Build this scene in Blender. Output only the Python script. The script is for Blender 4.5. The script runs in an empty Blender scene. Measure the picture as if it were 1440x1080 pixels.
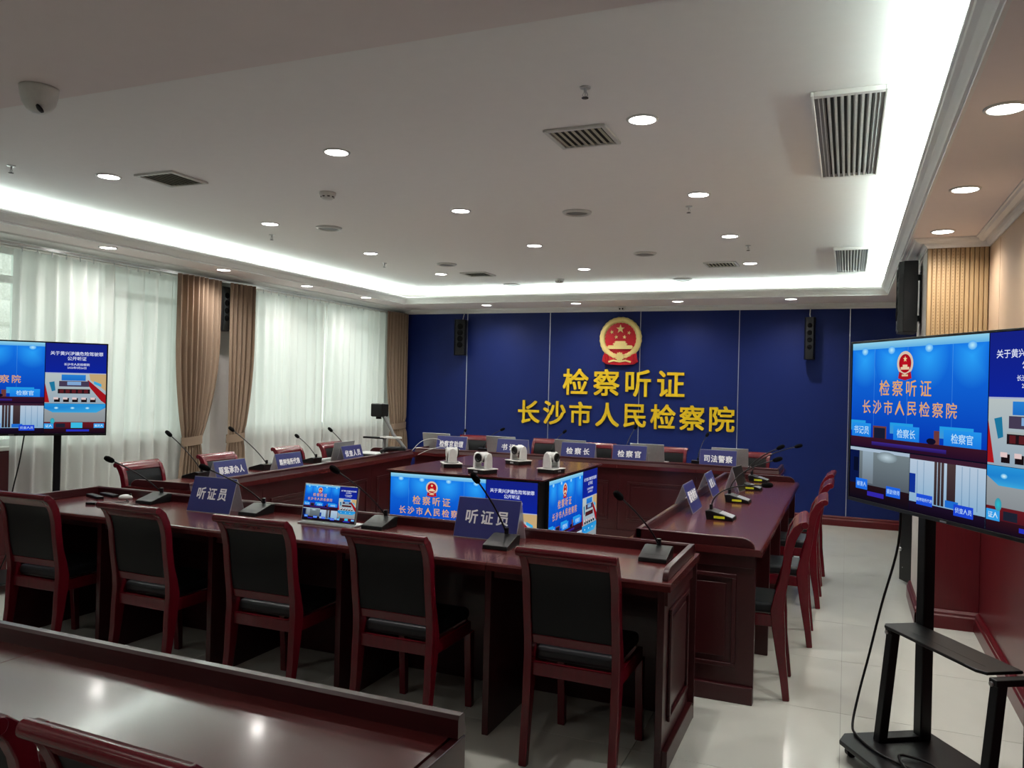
import bpy, bmesh, math, random
from mathutils import Vector, Matrix
random.seed(7)
D = bpy.data
S = bpy.context.scene
COL = S.collection
PI = math.pi

# ------------------------------------------------------------------ camera
yaw, pitch, roll = math.radians(22.7), math.radians(0.1), math.radians(-1.4)
fwd = Vector((-math.sin(yaw)*math.cos(pitch), math.cos(yaw)*math.cos(pitch), math.sin(pitch)))
rgt = Vector((math.cos(yaw), math.sin(yaw), 0)); upv = rgt.cross(fwd)
r2 = math.cos(roll)*rgt + math.sin(-roll)*upv
u2 = math.cos(roll)*upv - math.sin(-roll)*rgt
cam = D.objects.new('camera', D.cameras.new('camera')); COL.objects.link(cam)
cam.data.sensor_width = 36; cam.data.lens = 36*1130/1440; cam.data.clip_start = 0.05
M = Matrix((r2, u2, -fwd)).transposed().to_4x4(); M.translation = Vector((0, 0, 1.56))
cam.matrix_world = M
S.camera = cam
# ------------------------------------------------------------------ world, exposure
S.view_settings.view_transform = 'Standard'; S.view_settings.look = 'None'
S.view_settings.exposure = 0.92; S.view_settings.gamma = 1; S.view_settings.use_curve_mapping = False
W = D.worlds.new('sky'); S.world = W; W.use_nodes = True
bg = W.node_tree.nodes['Background']; bg.inputs[0].default_value = (0.93, 1.0, 0.96, 1); bg.inputs[1].default_value = 0.92
DOWN_W = 29.0      # watts of a downlight
COVE_E = 27.0      # emission of the cove strips

# ------------------------------------------------------------------ materials
def lin(c):
    return tuple((x/255/12.92) if x/255 <= 0.04045 else ((x/255+0.055)/1.055)**2.4 for x in c)
def mat(name, rgb, rough=0.5, metal=0.0, coat=0.0, noise=None, bump=0.0, spec=0.5, var=0.12):
    m = D.materials.new(name); m.use_nodes = True; nt = m.node_tree; b = nt.nodes['Principled BSDF']
    c = lin(rgb)
    b.inputs['Base Color'].default_value = (*c, 1); b.inputs['Roughness'].default_value = rough
    b.inputs['Metallic'].default_value = metal; b.inputs['Coat Weight'].default_value = coat
    b.inputs['Coat Roughness'].default_value = 0.08; b.inputs['Specular IOR Level'].default_value = spec
    tc = nt.nodes.new('ShaderNodeTexCoord'); mp = nt.nodes.new('ShaderNodeMapping'); nz = nt.nodes.new('ShaderNodeTexNoise')
    nt.links.new(tc.outputs['Object'], mp.inputs['Vector']); nt.links.new(mp.outputs['Vector'], nz.inputs['Vector'])
    mp.inputs['Scale'].default_value = noise or (8, 8, 8); nz.inputs['Detail'].default_value = 4
    mx = nt.nodes.new('ShaderNodeMix'); mx.data_type = 'RGBA'
    mx.inputs[6].default_value = (*[x*(1-var) for x in c], 1); mx.inputs[7].default_value = (*[min(1, x*(1+var)) for x in c], 1)
    nt.links.new(nz.outputs['Fac'], mx.inputs[0]); nt.links.new(mx.outputs[2], b.inputs['Base Color'])
    if bump:
        bp = nt.nodes.new('ShaderNodeBump'); bp.inputs['Strength'].default_value = bump; bp.inputs['Distance'].default_value = 0.004
        nt.links.new(nz.outputs['Fac'], bp.inputs['Height']); nt.links.new(bp.outputs['Normal'], b.inputs['Normal'])
    return m
def emit(name, rgb, e):
    m = D.materials.new(name); m.use_nodes = True; nt = m.node_tree; nt.nodes.clear()
    o = nt.nodes.new('ShaderNodeOutputMaterial'); n = nt.nodes.new('ShaderNodeEmission')
    n.inputs[0].default_value = (*lin(rgb), 1); n.inputs[1].default_value = e; nt.links.new(n.outputs[0], o.inputs[0]); return m
MT = dict(
    plaster=mat('plaster', (238, 237, 235), 0.9, noise=(3, 3, 3), var=0.02),
    soffit=mat('soffit_paint', (230, 220, 218), 0.8, noise=(3, 3, 3), var=0.02),
    mould=mat('moulding_paint', (225, 224, 222), 0.45, var=0.02),
    bluewall=mat('blue_panel', (19, 35, 96), 0.5, noise=(2, 2, 2), var=0.05, spec=0.2),
    wallgrey=mat('wall_paint', (206, 200, 196), 0.8, var=0.03),
    beige=mat('beige_wallpaper', (180, 153, 126), 0.6, noise=(60, 60, 1), var=0.04),
    slat=mat('oak_slat', (160, 132, 94), 0.5, noise=(30, 30, 2), var=0.08),
    perf=mat('oak_groove', (120, 92, 60), 0.8),
    wains=mat('red_mahogany_panel', (84, 13, 22), 0.32, coat=0.12, spec=0.35, noise=(25, 25, 1.5), var=0.18),
    desk=mat('dark_mahogany', (56, 15, 19), 0.32, coat=0.15, spec=0.35, noise=(2, 18, 18), var=0.25),
    desktop=mat('dark_mahogany_top', (80, 28, 29), 0.21, coat=0.2, noise=(1.5, 20, 20), var=0.22),
    chairw=mat('red_mahogany', (92, 10, 24), 0.26, coat=0.18, spec=0.35, noise=(14, 14, 2), var=0.22),
    leather=mat('black_leather', (11, 12, 15), 0.5, noise=(90, 90, 90), bump=0.1, spec=0.22),
    seatl=mat('black_leather_seat', (24, 26, 31), 0.38, noise=(70, 70, 70), bump=0.1, spec=0.4),
    black=mat('black_plastic', (12, 12, 14), 0.4, spec=0.3),
    blackm=mat('black_metal', (17, 18, 21), 0.38, metal=0.1, spec=0.35),
    foam=mat('microphone_foam', (8, 8, 9), 0.95, noise=(300, 300, 300), bump=0.4, spec=0.1),
    silver=mat('silver_metal', (190, 192, 194), 0.3, metal=0.9),
    lid=mat('silver_laptop_lid', (170, 172, 172), 0.38, metal=0.55),
    trim=mat('steel_trim', (200, 202, 208), 0.3, metal=0.7),
    whitep=mat('white_plastic', (205, 206, 203), 0.35),
    greyp=mat('grey_plastic', (122, 124, 124), 0.45),
    tile=mat('polished_floor_tile', (198, 200, 191), 0.13, noise=(1.2, 0.6, 1), var=0.06, spec=0.5),
    grout=mat('tile_grout', (140, 140, 134), 0.8),
    gold=mat('gold_letter', (226, 190, 30), 0.35, metal=0.15, var=0.05),
    goldm=mat('gold_relief', (236, 212, 140), 0.35, metal=0.4, noise=(70, 70, 70), bump=1.0, var=0.3),
    red=mat('emblem_red', (190, 16, 34), 0.35),
    bplate=mat('blue_card', (35, 39, 108), 0.5, var=0.05),
    wtext=mat('white_print', (240, 240, 245), 0.6),
    yellow=mat('yellow_label', (205, 210, 30), 0.6),
    curtain=mat('tan_curtain', (138, 117, 98), 0.75, noise=(8, 8, 60), var=0.12),
    frame=mat('white_window_frame', (240, 250, 244), 0.4),
    stone=mat('rough_stone', (238, 240, 232), 0.95, noise=(9, 9, 9), bump=1.0, var=0.3),
    glow=emit('lamp_glow', (255, 252, 246), 9.0),
    cove=emit('cove_led', (236, 255, 248), COVE_E),
    dark=mat('vent_dark', (52, 54, 50), 0.8),
    ventcream=mat('vent_slat_paint', (176, 172, 150), 0.5),
)
def sheer_mat():
    m = D.materials.new('sheer_curtain'); m.use_nodes = True; nt = m.node_tree; nt.nodes.clear()
    o = nt.nodes.new('ShaderNodeOutputMaterial'); d = nt.nodes.new('ShaderNodeBsdfDiffuse'); t = nt.nodes.new('ShaderNodeBsdfTranslucent')
    tr = nt.nodes.new('ShaderNodeBsdfTransparent'); a = nt.nodes.new('ShaderNodeMixShader'); b = nt.nodes.new('ShaderNodeMixShader')
    for n in (d, t): n.inputs[0].default_value = (0.82, 0.84, 0.82, 1)
    a.inputs[0].default_value = 0.5; b.inputs[0].default_value = 0.1
    nt.links.new(d.outputs[0], a.inputs[1]); nt.links.new(t.outputs[0], a.inputs[2])
    nt.links.new(a.outputs[0], b.inputs[1]); nt.links.new(tr.outputs[0], b.inputs[2]); nt.links.new(b.outputs[0], o.inputs[0]); return m
def glass_mat(name, tint, refl=0.08):
    m = D.materials.new(name); m.use_nodes = True; nt = m.node_tree; nt.nodes.clear()
    o = nt.nodes.new('ShaderNodeOutputMaterial'); g = nt.nodes.new('ShaderNodeBsdfGlossy'); g.inputs['Roughness'].default_value = 0.03
    tr = nt.nodes.new('ShaderNodeBsdfTransparent'); tr.inputs[0].default_value = (*tint, 1); a = nt.nodes.new('ShaderNodeMixShader'); a.inputs[0].default_value = refl
    nt.links.new(tr.outputs[0], a.inputs[1]); nt.links.new(g.outputs[0], a.inputs[2]); nt.links.new(a.outputs[0], o.inputs[0]); return m
def acryl_mat():
    m = D.materials.new('clear_acrylic'); m.use_nodes = True; nt = m.node_tree; nt.nodes.clear()
    o = nt.nodes.new('ShaderNodeOutputMaterial'); g = nt.nodes.new('ShaderNodeBsdfGlossy'); g.inputs['Roughness'].default_value = 0.12
    d = nt.nodes.new('ShaderNodeBsdfDiffuse'); d.inputs[0].default_value = (0.66, 0.67, 0.72, 1)
    tr = nt.nodes.new('ShaderNodeBsdfTransparent'); a = nt.nodes.new('ShaderNodeMixShader'); a.inputs[0].default_value = 0.45; b = nt.nodes.new('ShaderNodeMixShader'); b.inputs[0].default_value = 0.12
    nt.links.new(tr.outputs[0], a.inputs[1]); nt.links.new(d.outputs[0], a.inputs[2]); nt.links.new(a.outputs[0], b.inputs[1]); nt.links.new(g.outputs[0], b.inputs[2]); nt.links.new(b.outputs[0], o.inputs[0]); return m
def screen_mat():
    m = D.materials.new('screen_picture'); m.use_nodes = True; nt = m.node_tree; nt.nodes.clear()
    o = nt.nodes.new('ShaderNodeOutputMaterial'); n = nt.nodes.new('ShaderNodeEmission'); at = nt.nodes.new('ShaderNodeAttribute'); at.attribute_name = 'picture'
    nt.links.new(at.outputs['Color'], n.inputs[0]); n.inputs[1].default_value = 0.49; nt.links.new(n.outputs[0], o.inputs[0]); return m
MT['sheer'] = sheer_mat(); MT['glass'] = glass_mat('window_glass', (0.93, 0.97, 0.94)); MT['acrylic'] = acryl_mat(); MT['screen'] = screen_mat()

# ------------------------------------------------------------------ mesh helpers
class MB:
    def __init__(s): s.v = []; s.f = []; s.T = Matrix.Identity(4)
    def add(s, vs, fs):
        n = len(s.v); s.v += [tuple(s.T @ Vector(p)) for p in vs]; s.f += [tuple(n+i for i in f) for f in fs]; return s
    def box(s, x0, x1, y0, y1, z0, z1):
        return s.add([(x0,y0,z0),(x1,y0,z0),(x1,y1,z0),(x0,y1,z0),(x0,y0,z1),(x1,y0,z1),(x1,y1,z1),(x0,y1,z1)],
                     [(0,3,2,1),(4,5,6,7),(0,1,5,4),(1,2,6,5),(2,3,7,6),(3,0,4,7)])
    def prism(s, pts, a0, a1, axis='x'):     # outline in the other two axes, extruded along axis
        n = len(pts)
        def P(a, p): return {'x': (a, p[0], p[1]), 'y': (p[0], a, p[1]), 'z': (p[0], p[1], a)}[axis]
        vs = [P(a0, p) for p in pts] + [P(a1, p) for p in pts]
        return s.add(vs, [tuple(range(n)), tuple(range(2*n-1, n-1, -1))] + [(i, i+n, (i+1) % n+n, (i+1) % n) for i in range(n)])
    def ribbon(s, path, w, a0, a1, axis='x'):   # path of (y,z), half widths list, extruded along axis
        L = []; R = []
        for i, p in enumerate(path):
            a = Vector(path[max(0, i-1)]); b = Vector(path[min(len(path)-1, i+1)]); d = (b-a).normalized(); n = Vector((-d.y, d.x))
            h = w[i] if isinstance(w, (list, tuple)) else w
            L.append((p[0]+n.x*h, p[1]+n.y*h)); R.append((p[0]-n.x*h, p[1]-n.y*h))
        k = len(path)
        def P(a, p): return {'x': (a, p[0], p[1]), 'y': (p[0], a, p[1])}[axis]
        vs = [P(a0, p) for p in L]+[P(a0, p) for p in R]+[P(a1, p) for p in L]+[P(a1, p) for p in R]
        fs = []
        for i in range(k-1):
            fs += [(i, i+1, k+i+1, k+i), (2*k+i, 3*k+i, 3*k+i+1, 2*k+i+1), (i, 2*k+i, 2*k+i+1, i+1), (k+i, k+i+1, 3*k+i+1, 3*k+i)]
        fs += [(0, k, 3*k, 2*k), (k-1, 3*k-1, 4*k-1, 2*k-1)]
        return s.add(vs, fs)
    def lathe(s, prof, n=16, c=(0, 0, 0), axis='z'):   # prof of (r, z)
        vs = []; m = len(prof)
        for r, z in prof:
            for i in range(n):
                a = 2*PI*i/n; x, y = r*math.cos(a), r*math.sin(a)
                p = {'z': (x, y, z), 'x': (z, x, y), 'y': (x, z, y)}[axis]
                vs.append((p[0]+c[0], p[1]+c[1], p[2]+c[2]))
        fs = [(j*n+i, j*n+(i+1) % n, (j+1)*n+(i+1) % n, (j+1)*n+i) for j in range(m-1) for i in range(n)]
        fs += [tuple(range(n-1, -1, -1)), tuple((m-1)*n+i for i in range(n))]
        return s.add(vs, fs)
    def cyl(s, r, z0, z1, n=16, c=(0, 0, 0), axis='z'): return s.lathe([(r, z0), (r, z1)], n, c, axis)
    def tube(s, pts, r, n=8):
        pts = [Vector(p) for p in pts]; k = len(pts); vs = []; ref = None
        for i, p in enumerate(pts):
            d = (pts[min(k-1, i+1)]-pts[max(0, i-1)]).normalized()
            if ref is None: ref = Vector((0, 0, 1)) if abs(d.z) < 0.9 else Vector((1, 0, 0))
            a = d.cross(ref).normalized(); b = a.cross(d); ref = b
            h = r[i] if isinstance(r, (list, tuple)) else r
            vs += [tuple(p+a*h*math.cos(2*PI*j/n)+b*h*math.sin(2*PI*j/n)) for j in range(n)]
        fs = [(j*n+i, j*n+(i+1) % n, (j+1)*n+(i+1) % n, (j+1)*n+i) for j in range(k-1) for i in range(n)]
        fs += [tuple(range(n-1, -1, -1)), tuple((k-1)*n+i for i in range(n))]
        return s.add(vs, fs)
    def mesh(s, name, m, smooth=False):
        me = D.meshes.new(name); me.from_pydata(s.v, [], s.f); me.materials.append(MT[m] if isinstance(m, str) else m)
        bm = bmesh.new(); bm.from_mesh(me); bmesh.ops.recalc_face_normals(bm, faces=bm.faces); bm.to_mesh(me); bm.free()
        if smooth: me.shade_smooth()
        return me
    def build(s, name, m, parent=None, bevel=0, smooth=False, loc=None, seg=2):
        me = s.mesh(name, m, smooth); o = D.objects.new(name, me); COL.objects.link(o)
        if parent: o.parent = parent
        if loc: o.location = loc
        if bevel:
            b = o.modifiers.new('bevel', 'BEVEL'); b.width = bevel; b.segments = seg; b.limit_method = 'ANGLE'; b.angle_limit = 0.6
            if not smooth: me.shade_smooth(); 
            if not smooth:
                b.harden_normals = True
        elif smooth == 'auto': pass
        return o
def box(x0, x1, y0, y1, z0, z1): return MB().box(x0, x1, y0, y1, z0, z1)
def shadeangle(o, ang=0.6):
    me = o.data; bm = bmesh.new(); bm.from_mesh(me)
    for f in bm.faces: f.smooth = True
    for e in bm.edges:
        if len(e.link_faces) == 2 and e.calc_face_angle(0) > ang: e.smooth = False
    bm.to_mesh(me); bm.free(); return o
def tag(o, label=None, cat=None, group=None, kind=None):
    if label: o['label'] = label
    if cat: o['category'] = cat
    if group: o['group'] = group
    if kind: o['kind'] = kind
    return o
def empty(name, loc=(0, 0, 0), rz=0):
    o = D.objects.new(name, None); COL.objects.link(o); o.location = loc; o.rotation_euler = (0, 0, rz); o.empty_display_size = 0.1; return o
def copy_tree(o, parent=None):
    c = o.copy(); COL.objects.link(c); c.parent = parent
    for ch in list(o.children): copy_tree(ch, c)
    return c
_tc = {}
def textmesh(txt, size, ext=0.0, bold=0.0, res=3):
    k = (txt, size, ext, bold, res)
    if k in _tc: return _tc[k]
    cu = D.curves.new('text', 'FONT'); cu.body = txt; cu.size = size; cu.extrude = ext; cu.resolution_u = res
    cu.align_x = 'CENTER'; cu.align_y = 'CENTER'
    o = D.objects.new('text', cu); COL.objects.link(o); bpy.context.view_layer.update()
    dg = bpy.context.evaluated_depsgraph_get(); me = D.meshes.new_from_object(o.evaluated_get(dg), depsgraph=dg)
    D.objects.remove(o); D.curves.remove(cu)
    vs = [v.co.copy() for v in me.vertices]
    if vs:
        cx = (min(v.x for v in vs)+max(v.x for v in vs))/2; cy = (min(v.y for v in vs)+max(v.y for v in vs))/2
        for v in me.vertices: v.co.x -= cx; v.co.y -= cy
    me.materials.clear()
    if bold:
        base = D.meshes.new('bold'); v0 = [v.co.copy() for v in me.vertices]; f0 = [tuple(p.vertices) for p in me.polygons]; V = []; F = []
        for q, (dx, dy) in enumerate(((-1, -1), (1, -1), (1, 1), (-1, 1))):
            n = len(V); V += [(v.x+dx*bold, v.y+dy*bold, v.z+q*min(.0001, ext*.1)) for v in v0]; F += [tuple(n+i for i in f) for f in f0]
        base.from_pydata(V, [], F); me = base
    _tc[k] = me
    return me
def textobj(name, txt, size, m, parent=None, loc=(0, 0, 0), rot=(PI/2, 0, 0), ext=0.001, bold=0.0, sx=1, sy=1):
    me = textmesh(txt, size, ext, bold).copy(); me.materials.append(MT[m])
    o = D.objects.new(name, me); COL.objects.link(o); o.parent = parent; o.location = loc; o.rotation_euler = rot; o.scale = (sx, sy, 1); return o
ST = dict(kind='structure')

# ------------------------------------------------------------------ room
XL, XR, YB, YN = -6.12, 0.85, 10.25, -3.0
ZS, ZC, ZT = 2.62, 2.80, 2.575      # soffit, raised ceiling, top of wall panels
fl = tag(box(XL-.3, XR+.3, YN-.2, YB+.2, -.12, -.006).build('floor', 'grout'), kind='structure')
T = .83
tile_me = box(.0012, T-.0012, .0012, T-.0012, -.0055, 0).mesh('tile', 'tile')
i0 = math.floor((XL-.05)/T)
for i in range(i0, 2):
    for j in range(-4, 13):
        x, y = i*T, j*T+.1
        xa, xb, ya, yb = max(x, XL), min(x+T, XR), max(y, YN), min(y+T, YB)
        if xb-xa < .02 or yb-ya < .02: continue
        o = D.objects.new('tile', tile_me); COL.objects.link(o); o.parent = fl; o.location = (xa, ya, 0); o.scale = ((xb-xa)/T, (yb-ya)/T, 1)
# back wall with five blue panels and steel strips
wb = tag(box(XL-.3, XR+.3, YB+.012, YB+.2, -.1, 3.1).build('wall_back', 'wallgrey'), kind='structure')
seams = [XL-.1, -4.99, -3.746, -2.50, -1.257, 0.006, XR+.02]
for a, b in zip(seams[:-1], seams[1:]):
    box(a+.004, b-.004, YB, YB+.012, .10, ZT+.02).build('panel', 'bluewall', wb, bevel=.002)
for s_ in seams[1:-1]:
    box(s_-.004, s_+.004, YB-.004, YB+.006, .10, ZT+.01).build('trim_strip', 'trim', wb)
def skirting(name, pts_fn): pass
sk = MB().prism([(YB, 0), (YB-.03, 0), (YB-.03, .07), (YB-.02, .085), (YB-.02, .1), (YB-.01, .115), (YB, .115)], XL, XR)
tag(sk.build('baseboard_back', 'wains'), kind='structure')
# left wall with three window openings
wl = tag(MB().build('wall_left', 'wallgrey'), kind='structure') if False else None
SIL, HD = .98, 2.56
wins = [(-2.4, .6), (3.55, 6.25), (6.98, 9.85)]
mb = MB(); mb.box(XL-.25, XL, YN-.2, YB+.2, -.1, SIL-.03); mb.box(XL-.25, XL, YN-.2, YB+.2, HD, 3.1)
ed = [YN-.2] + [e for w in wins for e in w] + [YB+.2]
for a, b in zip(ed[0::2], ed[1::2]): mb.box(XL-.25, XL, a, b, SIL-.03, HD)
wl = tag(mb.build('wall_left', 'wallgrey'), kind='structure')
box(XL, XL+.014, YN, 4.58, .1, .93).build('panel', 'wains', wl, bevel=.003)
MB().box(XL, XL+.025, YN, 4.58, .93, .96).build('rail', 'wains', wl, bevel=.004)
for k, (a, b) in enumerate(wins):
    w = tag(empty('window_%d' % (k+1), (XL-.12, (a+b)/2, SIL)), kind='structure')
    h = (b-a)/2; hz = HD-SIL; fr = MB()
    for (y0, y1, z0, z1) in [(-h, h, 0, .05), (-h, h, hz-.05, hz), (-h, -h+.05, 0, hz), (h-.05, h, 0, hz), (-h, h, hz-.28, hz-.22)] + [(h*q-.03, h*q+.03, 0, hz) for q in (-.33, .33)]:
        fr.box(-.03, .03, y0, y1, z0, z1)
    fr.build('window_frame', 'frame', w)
    for q0, q1 in ((-1, -.33), (-.33, .33), (.33, 1)):
        for z0, z1 in ((.05, hz-.28), (hz-.22, hz-.05)):
            box(-.004, .004, h*q0+.031, h*q1-.031, z0, z1).build('pane', 'glass', w)
    box(-.12, .16, -h+.001, h-.001, -.03, -.001).build('sill', 'mould', w, bevel=.004)
    pl = D.lights.new('window_portal', 'AREA'); pl.shape = 'RECTANGLE'; pl.size = hz; pl.size_y = b-a; pl.cycles.is_portal = True
    po = D.objects.new('window_portal', pl); COL.objects.link(po); po.location = (XL-.2, (a+b)/2, SIL+hz/2); po.rotation_euler = (0, -PI/2, 0)
# right wall: lower red wainscot, beige upper wall, pillar with oak slats
wr = tag(box(XR, XR+.25, YN-.2, YB+.2, -.1, 3.1).build('wall_right', 'beige'), kind='structure')
for a, b in ((YN, -1.5), (-1.5, .4), (.4, 2.3), (2.3, 4.2), (4.2, 6.15)):
    box(XR-.018, XR, a+.002, b-.002, .1, 1.12).build('panel', 'wains', wr, bevel=.003)
for y in [YN+.2+1.22*k for k in range(8)]:
    if y < 6.1: box(XR-.001, XR+.002, y-.002, y+.002, 1.16, ZS-.07).build('joint', 'perf', wr)
box(XR-.035, XR, YN, 6.15, 1.12, 1.16).build('rail', 'wains', wr, bevel=.005)
PX, PY0, PY1 = .48, 6.15, 6.95
pil = tag(box(PX, XR+.01, PY0, PY1, -.01, ZS+.02).build('pillar', 'wallgrey'), kind='structure')
box(PX, XR-.018, PY0-.018, PY0, .1, 1.12).build('panel', 'wains', pil, bevel=.003)
box(PX-.004, XR-.018, PY0-.035, PY0, 1.12, 1.16).build('rail', 'wains', pil, bevel=.005)
sl_me = MB().prism([(0, 0), (0, -.012), (.004, -.016), (.0206, -.016), (.0246, -.012), (.0246, 0)], 1.16, ZT, 'z').mesh('slat', 'slat')
for k in range(13):
    o = D.objects.new('slat', sl_me); COL.objects.link(o); o.parent = pil; o.location = (PX+.002+k*.0282, PY0, 0)
    if k < 8 and k > 0:
        pm = MB()
        for q in range(64): pm.box(.0085, .0145, -.0168, -.0155, 1.2+q*.0215, 1.206+q*.0215)
        tag(pm.build('perforation', 'perf', o), kind='stuff')
box(PX, XR, PY0-.0015, PY0, 1.16, ZT).build('groove_backing', 'perf', pil)
tag(box(XL-.3, XR+.3, YN-.2, YN, -.1, 3.1).build('wall_near', 'wallgrey'), kind='structure')
def base_prof(x0, d): return [(x0, 0), (x0+d*.03, 0), (x0+d*.03, .085), (x0+d*.022, .095), (x0+d*.022, .108), (x0+d*.01, .125), (x0, .125)]
b_ = MB().prism(base_prof(XR-.018, -1), YN, PY0-.03, 'y'); tag(b_.build('baseboard_right', 'wains'), kind='structure')
b_ = MB(); b_.prism([(PY0-.018-d, z) for d, z in [(0, 0), (.03, 0), (.03, .085), (.022, .095), (.022, .108), (.01, .125), (0, .125)]], PX-.03, XR-.018, 'x')
b_.prism(base_prof(PX, -1), PY0-.048, PY1, 'y'); tag(b_.build('baseboard_pillar', 'wains'), kind='structure')
tag(MB().prism(base_prof(XL+.014, 1), YN, 4.58, 'y').build('baseboard_left', 'wains'), kind='structure')
# ceiling: raised field, soffits around it, cornices
ceil = tag(box(XL-.3, XR+.3, YN-.2, YB+.2, ZC, ZC+.1).build('ceiling', 'plaster'), kind='structure')
LIN, RIN, BIN, NIN = -5.45, .30, 9.33, 2.17      # cornice lips
sf = [(XL-.1, LIN-.08, NIN, YB+.1), (RIN+.08, XR+.1, NIN, YB+.1), (LIN-.08, RIN+.08, BIN+.08, YB+.1), (XL-.1, XR+.1, YN-.1, NIN)]
for a, b, c, d in sf: box(a, b, c, d, ZS, ZS+.03).build('soffit', 'soffit', ceil)
box(LIN-.08, RIN+.08, NIN, NIN+.015, ZS, ZS+.075).build('soffit_edge', 'plaster', ceil)
# cornice profile from soffit (outer, low) to lip (inner, high): offset o from lip, z
cp = [(.08, ZS), (.085, ZS+.03), (.012, ZS+.085), (0, ZS+.085), (0, ZS+.073), (.008, ZS+.068), (.012, ZS+.06), (.03, ZS+.045), (.05, ZS+.02), (.055, ZS+.012), (.066, ZS+.010), (.066, ZS-.004), (.08, ZS-.004)]
def mitred(name, prof, path_fn, m, n_):
    mb = MB(); k = len(prof); rings = [[path_fn(o, z, c) for o, z in prof] for c in range(n_)]
    vs = [p for r in rings for p in r]
    fs = [(c*k+i, c*k+(i+1) % k, (c+1)*k+(i+1) % k, (c+1)*k+i) for c in range(n_-1) for i in range(k)] + [tuple(range(k)), tuple((n_-1)*k+i for i in range(k))]
    mb.add(vs, fs); return tag(mb.build(name, m), kind='structure')
def tray(o, z, c): return [(LIN-o, NIN, z), (LIN-o, BIN+o, z), (RIN+o, BIN+o, z), (RIN+o, NIN, z)][c]
mitred('trim_1', cp, tray, 'mould', 4)
# crown between soffit and walls: offset from wall, z
cr = [(0, ZT-.012), (.012, ZT-.012), (.014, ZT), (.03, ZT+.003), (.055, ZT+.022), (.06, ZT+.032), (.085, ZT+.036), (.09, ZS+.001), (0, ZS+.001)]
crl = [(0, ZT), (.02, ZT), (.03, ZT+.008), (.1, ZT+.012), (.2, ZT+.026), (.25, ZT+.034), (.26, ZS+.001), (0, ZS+.001)]
def crown(o, z, c): return [(PX-o, PY0-.016-o, z)][0]
YP = PY0-.016
def cpath(o, z, c): return [(XR-o, YN, z), (XR-o, YP-o, z), (PX-o, YP-o, z), (PX-o, PY1+o, z), (XR-o, PY1+o, z), (XR-o, YB-o, z), (XL, YB-o, z)][c]
crp = [(0, ZT-.05), (.008, ZT-.05), (.010, ZT-.036), (.02, ZT-.03), (.028, ZT-.012), (.05, ZT+.012), (.075, ZT+.022), (.082, ZT+.034), (.092, ZT+.036), (.092, ZS+.001), (0, ZS+.001)]
mitred('trim_2', crp[:0] + [(o, z+.035 if z < ZT else z) for o, z in crp], cpath, 'mould', 7)
mitred('trim_3', crl, lambda o, z, c: [(XL+o, YN, z), (XL+o, YB, z)][c], 'mould', 2)
# curtain track
tag(MB().box(XL+.1, XL+.125, YN+.1, YB-.03, ZT-.018, ZT+.004).build('curtain_track', 'silver'), 'long silver curtain track under the crown moulding above the windows', 'curtain track')
# cove LED strips, lying on the soffit behind the lip
for nm, (a, b, c, d) in zip('lrbn', [(LIN-.125, LIN-.095, NIN+.05, BIN+.09), (RIN+.095, RIN+.125, NIN+.05, BIN+.09), (LIN-.11, RIN+.11, BIN+.095, BIN+.125), (LIN-.1, RIN+.1, NIN-.09, NIN-.06)][:3]):
    box(a, b, c, d, ZS+.031, ZS+.082).build('led_strip', 'cove', ceil)
# stone pier outside the window
sw = tag(box(-10.0, -9.25, 5.3, 7.3, -.1, 3.6).build('stone_pier', 'stone'), 'rough pale stone cladding outside the far left window', 'stone wall')
for r in range(11):
    z = -.05+r*.31; y = 5.3-(.35 if r % 2 else 0)
    while y < 7.3:
        l = random.choice([.5, .62, .74]); a, b = max(y, 5.3), min(y+l, 7.3)
        if b-a > .08:
            mb = MB(); d = random.uniform(.03, .06)
            mb.add([(-9.25, a+.008, z+.008), (-9.25, b-.008, z+.008), (-9.25, b-.008, z+.302), (-9.25, a+.008, z+.302), (-9.25+d, a+.05, z+.05), (-9.25+d*1.2, b-.05, z+.04), (-9.25+d*.8, b-.05, z+.26), (-9.25+d, a+.05, z+.26), (-9.25+d*1.5, (a+b)/2, z+.15)],
                   [(0, 1, 5, 4), (1, 2, 6, 5), (2, 3, 7, 6), (3, 0, 4, 7), (4, 5, 8), (5, 6, 8), (6, 7, 8), (7, 4, 8)])
            mb.build('stone_block', 'stone', sw)
        y += l
# unseen bright ground added outside so the sky light is not cut by a void
tag(box(-14, XL-.3, -6, 14, -.4, -.12).build('added_ground', 'stone'), kind='structure')

# ------------------------------------------------------------------ ceiling fittings
dl_spot = D.lights.new('downlight_beam', 'SPOT'); dl_spot.energy = DOWN_W; dl_spot.spot_size = math.radians(155); dl_spot.spot_blend = 1.0; dl_spot.shadow_soft_size = .05; dl_spot.color = (1, .95, .9)
dl_proto = None
def downlight(x, y, z, label, group, r=.062):
    global dl_proto
    if dl_proto is None:
        t = empty('downlight')
        MB().lathe([(.074, 0), (.074, -.004), (.066, -.008), (.061, -.006), (.061, 0)], 28).build('trim_ring', 'whitep', t, smooth=True)
        MB().lathe([(.0605, -.0005), (.0605, -.0055), (.02, -.0065)], 28).build('diffuser', 'glow', t)
        l = D.objects.new('beam', dl_spot); COL.objects.link(l); l.parent = t; l.location = (0, 0, -.02)
        dl_proto = t
    else: t = copy_tree(dl_proto)
    t.location = (x, y, z); tag(t, label, 'ceiling light', group); return t
rown = ['nearest', 'second nearest', 'third nearest', 'farthest']
for cx, cn in ((-4.27, 'left'), (-2.58, 'middle'), (-.90, 'right')):
    for k, y in enumerate((3.63, 5.14, 6.60, 8.05)):
        downlight(cx, y, ZC, '%s round downlight of the %s row in the raised ceiling' % (rown[k], cn), 'downlights in the raised ceiling')
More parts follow.
